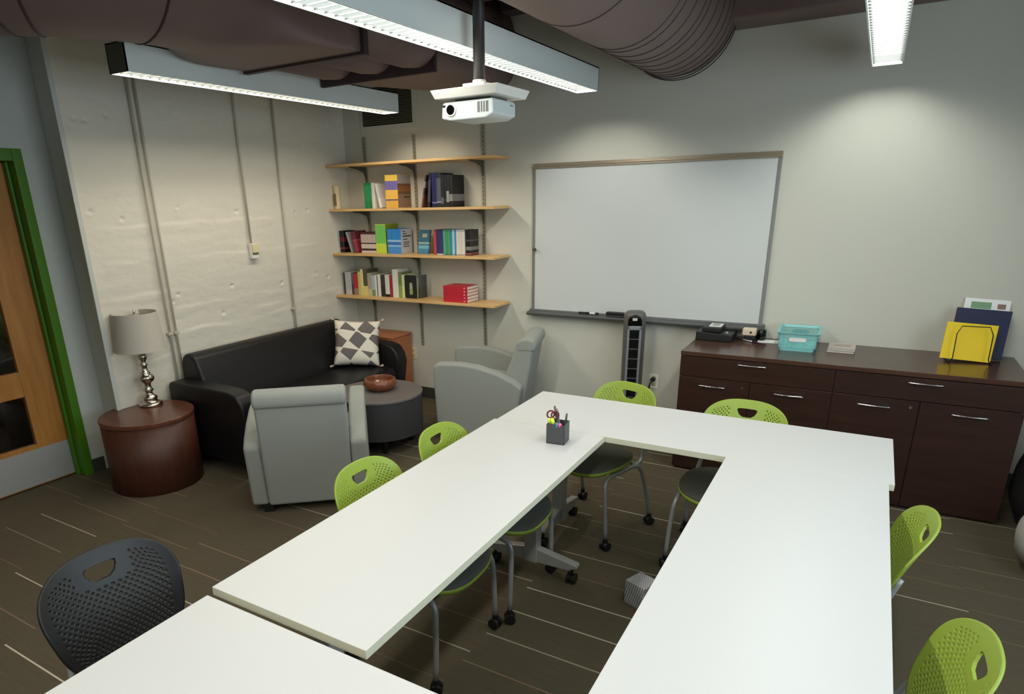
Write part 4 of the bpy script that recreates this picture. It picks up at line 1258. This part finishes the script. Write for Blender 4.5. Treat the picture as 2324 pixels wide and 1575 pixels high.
pen('highlighter', 0.018, -0.026, 0.008, -0.036, 0.104, 0.008, (60, 90, 150), (90, 125, 180), 'blue highlighter low in the pencil cup', 'highlighter')
pen('highlighter', 0.020, -0.020, 0.024, -0.034, 0.102, 0.008, (240, 80, 140), (245, 110, 160), 'pink highlighter low in the pencil cup', 'highlighter')
pen('ballpoint_pen', 0.012, 0.002, -0.030, 0.024, 0.165, 0.005, (80, 80, 84), (110, 110, 112), 'tall dark grey pen leaning left in the pencil cup', 'pen')
pen('ballpoint_pen', 0.016, 0.008, -0.018, 0.026, 0.152, 0.005, (96, 98, 100), (150, 150, 150), 'grey pen just right of the tallest one in the cup', 'pen')
pen('ballpoint_pen', 0.024, 0.012, 0.032, 0.026, 0.136, 0.0045, (40, 40, 46), (100, 100, 108), 'dark pen standing alone at the right of the cup', 'pen')
sc = thing('scissors', 'scissors with red handle loops standing in the pencil cup', 'scissors', (3.168, -2.325, TZ))
bm = bmesh.new()
for dx in (-0.014, 0.008):
    pts = [Vector((-0.024 + dx + 0.014 * math.cos(a), 0.0 + 0.01 * math.cos(a), 0.128 + 0.018 * math.sin(a))) for a in [2 * math.pi * i / 16 for i in range(17)]]
    tube(bm, pts, 0.004, 8, cap=False)
obj('handles', bm, plain((112, 44, 50)), sc, smooth=True)
bm = bmesh.new(); box(bm, -0.026, -0.018, -0.002, 0.002, 0.01, 0.112)
obj('blades', bm, M['chrome'], sc)

# tissue box on the carpet
bm = bmesh.new(); box(bm, -0.055, 0.055, -0.055, 0.055, 0, 0.12)
def tissue():
    m = mat('printed_card', srgb(205, 205, 204), 0.6)
    nt = m.node_tree; b = nt.nodes['Principled BSDF']
    tc = nt.nodes.new('ShaderNodeTexCoord'); mp = nt.nodes.new('ShaderNodeMapping'); mp.inputs['Rotation'].default_value = (0.785, 0.785, 0.785); mp.inputs['Scale'].default_value = (42, 42, 42)
    br = nt.nodes.new('ShaderNodeTexBrick'); br.inputs['Color1'].default_value = srgb(212, 212, 212); br.inputs['Color2'].default_value = srgb(188, 188, 190); br.inputs['Mortar'].default_value = srgb(120, 118, 122)
    br.inputs['Scale'].default_value = 1.0; br.inputs['Mortar Size'].default_value = 0.06
    nt.links.new(tc.outputs['Object'], mp.inputs[0]); nt.links.new(mp.outputs[0], br.inputs['Vector']); nt.links.new(br.outputs[0], b.inputs['Base Color'])
    return m
o = obj('tissue_box', bm, tissue(), bevel=0.0015); o.location = (3.615, -2.335, 0.001); o.rotation_euler = (0, 0, math.radians(-22))
tag(o, 'small patterned white tissue box on the carpet inside the U of tables', 'tissue box')

# ------------------------------------------------------------------ lounge corner
# sofa, back against the concrete wall, faces +x
sf = thing('sofa', 'black leather sofa against the white concrete wall', 'sofa', (0.428, -1.27, 0))
ys = lambda y: y + 1.27
bm = bmesh.new()
prof = [(-0.37, 0.10), (-0.385, 0.55), (-0.38, 0.71), (-0.36, 0.775), (-0.315, 0.805), (-0.25, 0.80), (-0.205, 0.76), (-0.165, 0.65), (-0.12, 0.50), (-0.08, 0.36), (-0.08, 0.10)]
prism(bm, prof, 'y', ys(-2.085), ys(-0.455))
obj('backrest', bm, M['leather'], sf, bevel=0.03, seg=4)
bm = bmesh.new()
prism(bm, [(-0.12, 0.30), (-0.12, 0.405), (0.0, 0.425), (0.26, 0.42), (0.36, 0.405), (0.385, 0.37), (0.385, 0.31)], 'y', ys(-2.06), ys(-0.48))
obj('seat_cushion', bm, M['leather'], sf, bevel=0.015, seg=3)
bm = bmesh.new(); box(bm, -0.35, 0.35, ys(-2.06), ys(-0.48), 0.09, 0.31)
obj('base', bm, M['leather'], sf, bevel=0.01)
for a, b in ((-2.215, -2.07), (-0.475, -0.33)):
    bm = bmesh.new()
    prism(bm, [(-0.37, 0.09), (-0.385, 0.40), (-0.39, 0.59), (-0.36, 0.618), (0.0, 0.622), (0.26, 0.615), (0.345, 0.59), (0.39, 0.53), (0.41, 0.45), (0.385, 0.30), (0.355, 0.09)], 'y', ys(a), ys(b))
    obj('armrest', bm, M['leather'], sf, bevel=0.035, seg=4)
for x in (-0.3, 0.31):
    for y in (-2.14, -0.40):
        bm = bmesh.new(); lathe(bm, [(0.022, 0), (0.028, 0.095)], 16, (x, ys(y)))
        obj('leg', bm, M['black_pl'], sf)

# wooden crate in the corner beyond the sofa arm
t = thing('wooden_crate', 'orange-brown wooden box between the sofa arm and the back wall', 'box', (0.49, -0.165, 0))
bm = bmesh.new(); box(bm, -0.19, 0.175, -0.15, 0.14, 0.0, 0.62)
obj('crate_body', bm, M['orange_wood'], t, bevel=0.006)
bm = bmesh.new(); box(bm, -0.20, 0.185, -0.155, 0.145, 0.622, 0.640)
obj('lid', bm, M['orange_wood'], t, bevel=0.004)

# throw pillow
def pillow_mat():
    m = bpy.data.materials.new('geometric_pillow'); m.use_nodes = True
    nt = m.node_tree; b = nt.nodes['Principled BSDF']; b.inputs['Roughness'].default_value = 0.9
    N, L = nt.nodes.new, nt.links.new
    def mth(op, a, c=None):
        n = N('ShaderNodeMath'); n.operation = op
        for i, v in enumerate((a, c)):
            if v is None: continue
            if isinstance(v, (int, float)): n.inputs[i].default_value = v
            else: L(v, n.inputs[i])
        return n.outputs[0]
    tc = N('ShaderNodeTexCoord'); sp = N('ShaderNodeSeparateXYZ'); L(tc.outputs['Object'], sp.inputs[0])
    x, y = mth('MULTIPLY', sp.outputs[0], 6.3), mth('MULTIPLY', sp.outputs[1], 6.3)
    d1 = mth('ADD', mth('MULTIPLY', x, 0.8), mth('MULTIPLY', y, 1.0)); d2 = mth('SUBTRACT', mth('MULTIPLY', x, 1.0), mth('MULTIPLY', y, 0.75))
    d3 = mth('ADD', y, mth('MULTIPLY', x, 0.15))
    f1, f2, f3 = mth('FLOOR', mth('ADD', d1, 0.3)), mth('FLOOR', mth('ADD', d2, 0.55)), mth('FLOOR', mth('ADD', d3, 0.4))
    s = mth('FLOORED_MODULO', mth('ADD', mth('ADD', f1, f2), f3), 2)
    def ln(d, off):
        e = mth('ABSOLUTE', mth('SUBTRACT', mth('FRACT', mth('ADD', d, off)), 0.5)); return mth('GREATER_THAN', e, 0.455)
    lines = mth('MAXIMUM', ln(d1, 0.3), ln(d2, 0.55))
    fac = mth('MAXIMUM', s, lines)
    mx = N('ShaderNodeMix'); mx.data_type = 'RGBA'; L(fac, mx.inputs[0])
    mx.inputs[6].default_value = srgb(112, 106, 104); mx.inputs[7].default_value = srgb(232, 226, 210)
    L(mx.outputs[2], b.inputs['Base Color'])
    return m
pl = thing('throw_pillow', 'grey and cream geometric throw pillow with corner tassels on the sofa', 'pillow', (0.50, -0.62, 0.425))
bm = bmesh.new()
n = 24; Sx = 0.205
V = {}
for side in (1, -1):
    for i in range(n + 1):
        for j in range(n + 1):
            u, v = -1 + 2 * i / n, -1 + 2 * j / n
            edge = i in (0, n) or j in (0, n)
            if edge and side == -1: V[(side, i, j)] = V[(1, i, j)]; continue
            th = 0.075 * ((1 - u ** 4) * (1 - v ** 4)) ** 0.6
            k = 1 - 0.07 * (1 - u * u) * abs(v) ** 3; l = 1 - 0.07 * (1 - v * v) * abs(u) ** 3
            V[(side, i, j)] = bm.verts.new((u * Sx * l, v * Sx * k, side * th))
for side in (1, -1):
    for i in range(n):
        for j in range(n):
            q = [V[(side, i, j)], V[(side, i + 1, j)], V[(side, i + 1, j + 1)], V[(side, i, j + 1)]]
            bm.faces.new(q if side == 1 else q[::-1])
pb = obj('pillow_body', bm, pillow_mat(), pl, smooth=True)
# stand it: local y up, face towards the camera (+x,-y), leaning on the far arm and back
rm = Matrix.Rotation(math.radians(38), 4, 'Z') @ Matrix.Rotation(math.radians(72), 4, 'X') @ Matrix.Rotation(math.radians(-4), 4, 'Z')
pb.matrix_local = Matrix.Translation((0, 0, 0.205)) @ rm
for sx in (-1, 1):
    for sy in (-1, 1):
        bm = bmesh.new()
        a = rm @ Vector((sx * 0.203, sy * 0.203, 0)) + Vector((0, 0, 0.205)); b = rm @ Vector((sx * 0.235, sy * 0.215, 0.01)) + Vector((0, 0, 0.205))
        if sy < 0: b.z = max(b.z, 0.012)
        tube(bm, [a, a.lerp(b, 0.4), b], [0.004, 0.008, 0.011], 8)
        obj('tassel', bm, plain((206, 180, 160), 0.9), pl, smooth=True)


def make_armchair(label, loc, rz):
    """faces +y"""
    t = thing('armchair', label, 'armchair', loc, rz, 'grey fabric armchairs')
    bm = bmesh.new()
    prism(bm, [(-0.30, 0.05), (-0.395, 0.60), (-0.415, 0.74), (-0.405, 0.785), (-0.37, 0.81), (-0.32, 0.805), (-0.285, 0.77), (-0.24, 0.64), (-0.14, 0.40), (-0.12, 0.05)], 'x', -0.262, 0.262)
    obj('backrest', bm, M['grey_fab'], t, bevel=0.03, seg=4)
    bm = bmesh.new()
    prism(bm, [(-0.425, 0.715), (-0.437, 0.765), (-0.42, 0.805), (-0.37, 0.822), (-0.315, 0.812), (-0.285, 0.775), (-0.29, 0.715)], 'x', -0.266, 0.266)
    obj('head_roll', bm, M['grey_fab'], t, bevel=0.022, seg=4)
    bm = bmesh.new()
    prism(bm, [(-0.22, 0.30), (-0.22, 0.43), (0.0, 0.445), (0.30, 0.44), (0.35, 0.41), (0.355, 0.30)], 'x', -0.258, 0.258)
    obj('seat_cushion', bm, M['grey_fab'], t, bevel=0.025, seg=3)
    bm = bmesh.new(); box(bm, -0.262, 0.262, -0.26, 0.325, 0.05, 0.298)
    obj('base', bm, M['grey_fab'], t, bevel=0.012)
    for s in (-1, 1):
        bm = bmesh.new()
        x0, x1 = (0.262, 0.365) if s > 0 else (-0.365, -0.262)
        prism(bm, [(0.335, 0.05), (0.355, 0.56), (0.35, 0.605), (0.31, 0.625), (0.15, 0.628), (0.0, 0.61), (-0.15, 0.565), (-0.28, 0.505), (-0.345, 0.455), (-0.335, 0.40), (-0.28, 0.05)], 'x', x0, x1)
        obj('armrest', bm, M['grey_fab'], t, bevel=0.022, seg=4)
    for x in (-0.27, 0.27):
        for y in (-0.24, 0.27):
            bm = bmesh.new(); box(bm, x - 0.03, x + 0.03, y - 0.03, y + 0.03, 0, 0.052)
            obj('leg', bm, M['black_pl'], t)
    return t


ac = make_armchair('grey fabric armchair seen from behind, left of the green chairs', (1.352, -2.13, 0), face(-0.64, 0.77))
dup(ac, (1.76, -0.49, 0), face(-0.96, -0.28), 'grey fabric armchair seen from the side, below the shelves')

st = thing('drum_side_table', 'round mahogany drum side table under the lamp', 'side table', (0.235, -2.53, 0))
bm = bmesh.new(); lathe(bm, [(0.288, 0.0), (0.295, 0.004), (0.295, 0.474)], 72)
obj('drum', bm, M['side_wood'], st, smooth=True)
bm = bmesh.new(); lathe(bm, [(0.299, 0.474), (0.30, 0.478), (0.30, 0.497), (0.297, 0.50)], 72)
obj('tabletop', bm, wood('mahogany_top', srgb(84, 46, 33), srgb(112, 68, 52), 0.25, 0.6, 'X'), st)
ct = thing('coffee_table', 'round charcoal drum coffee table with grey top in the lounge corner', 'coffee table', (1.185, -1.20, 0))
bm = bmesh.new(); lathe(bm, [(0.335, 0.125), (0.335, 0.415)], 72); obj('drum', bm, M['coffee_side'], ct, smooth=False)
bm = bmesh.new(); lathe(bm, [(0.34, 0.415), (0.34, 0.428), (0.337, 0.43)], 72); obj('tabletop', bm, M['coffee_top'], ct)
for a in range(4):
    th = math.radians(45 + 90 * a)
    bm = bmesh.new(); lathe(bm, [(0.02, 0), (0.02, 0.125)], 14, (0.24 * math.cos(th), 0.24 * math.sin(th))); obj('leg', bm, M['black_pl'], ct)
bw = thing('wooden_bowl', 'round brown wooden bowl on the coffee table', 'bowl', (1.175, -1.165, 0.4305))
bm = bmesh.new(); lathe(bm, [(0.07, 0.0), (0.10, 0.012), (0.128, 0.045), (0.13, 0.065), (0.12, 0.088), (0.108, 0.094), (0.104, 0.09), (0.114, 0.06), (0.105, 0.035), (0.06, 0.015), (0.0, 0.013)], 48)
obj('bowl_body', bm, M['bowl'], bw, smooth=True)
random.seed(4)
for k, (x, y) in enumerate(((-0.03, 0.01), (0.0, 0.025), (0.03, 0.0), (0.045, 0.035), (-0.005, -0.02), (0.02, 0.05), (0.055, 0.01), (-0.05, 0.03))):
    bm = bmesh.new(); bmesh.ops.create_icosphere(bm, subdivisions=2, radius=0.014)
    for v in bm.verts: v.co.z *= 0.8; v.co += v.co * 0.15 * noise.noise(v.co * 60 + Vector((k, 0, 0)))
    o = obj('wrapped_sweet', bm, plain((232, 205, 196)), smooth=True); o.location = (1.175 + x, -1.165 + y, 0.4305 + 0.052)
    tag(o, 'pale pink wrapped sweet inside the wooden bowl', 'sweet', 'sweets in the wooden bowl')

lp = thing('table_lamp', 'brushed nickel baluster table lamp with pale linen shade', 'lamp', (0.10, -2.405, 0.5005))
bm = bmesh.new()
lathe(bm, [(0.078, 0.0), (0.078, 0.014), (0.070, 0.024), (0.050, 0.030), (0.046, 0.045), (0.052, 0.055), (0.044, 0.07), (0.026, 0.08), (0.024, 0.10), (0.036, 0.112), (0.026, 0.124), (0.021, 0.15),
           (0.028, 0.162), (0.050, 0.182), (0.054, 0.20), (0.048, 0.216), (0.030, 0.226), (0.034, 0.236), (0.022, 0.248), (0.018, 0.275), (0.022, 0.285), (0.030, 0.292), (0.018, 0.302), (0.017, 0.318),
           (0.030, 0.34), (0.032, 0.352), (0.022, 0.37), (0.010, 0.383), (0.010, 0.43)], 40)
obj('lamp_base', bm, M['nickel_lamp'], lp, smooth=True)
bm = bmesh.new()
n = 56; o_, i_ = [], []
for r, z in ((0.165, 0.40), (0.142, 0.655), (0.140, 0.655), (0.163, 0.40)):
    o_.append([bm.verts.new((r * math.cos(2 * math.pi * k / n), r * math.sin(2 * math.pi * k / n), z)) for k in range(n)])
for a in range(4):
    A, B = o_[a], o_[(a + 1) % 4]
    for k in range(n): bm.faces.new((A[k], A[(k + 1) % n], B[(k + 1) % n], B[k]))
obj('lamp_shade', bm, M['shade'], lp, smooth=False)
bm = bmesh.new(); tube(bm, [(0, 0, 0.43), (0, 0, 0.645)], 0.004, 8)
for a in range(3):
    th = 2 * math.pi * a / 3 + 0.4; tube(bm, [(0, 0, 0.642), (0.141 * math.cos(th), 0.141 * math.sin(th), 0.648)], 0.002, 6)
obj('harp', bm, M['chrome'], lp, smooth=True)
bm = bmesh.new(); lathe(bm, [(0.004, 0.645), (0.009, 0.652), (0.009, 0.66), (0.004, 0.668)], 14)
obj('finial', bm, M['chrome'], lp, smooth=True)

# bags at the right end of the credenza
bm = bmesh.new(); bmesh.ops.create_icosphere(bm, subdivisions=4, radius=1)
for v in bm.verts:
    c = v.co.copy(); k = 1 + 0.06 * noise.noise(c * 2.5)
    v.co = Vector((c.x * 0.19 * k, c.y * 0.22 * k, max(0.0, 0.27 + c.z * 0.30 * k)))
o = obj('black_bag', bm, mat('black_nylon', srgb(18, 18, 20), 0.5, bump=0.6, bscale=14), smooth=True); o.location = (5.345, -0.62, 0)
tag(o, 'black bag slumped on the floor at the right end of the credenza', 'bag')
bm = bmesh.new(); bmesh.ops.create_icosphere(bm, subdivisions=4, radius=1)
for v in bm.verts:
    c = v.co.copy(); k = 1 + 0.10 * noise.noise(c * 2.0 + Vector((3, 1, 0)))
    v.co = Vector((c.x * 0.20 * k, c.y * 0.20 * k, max(0.0, 0.17 + c.z * 0.19 * k)))
o = obj('cloth_bag', bm, mat('grey_cloth', srgb(160, 156, 150), 0.9, bump=0.6, bscale=12), smooth=True); o.location = (5.32, -1.13, 0)
tag(o, 'pale grey cloth bag on the carpet at the right edge, nearer than the black bag', 'bag')
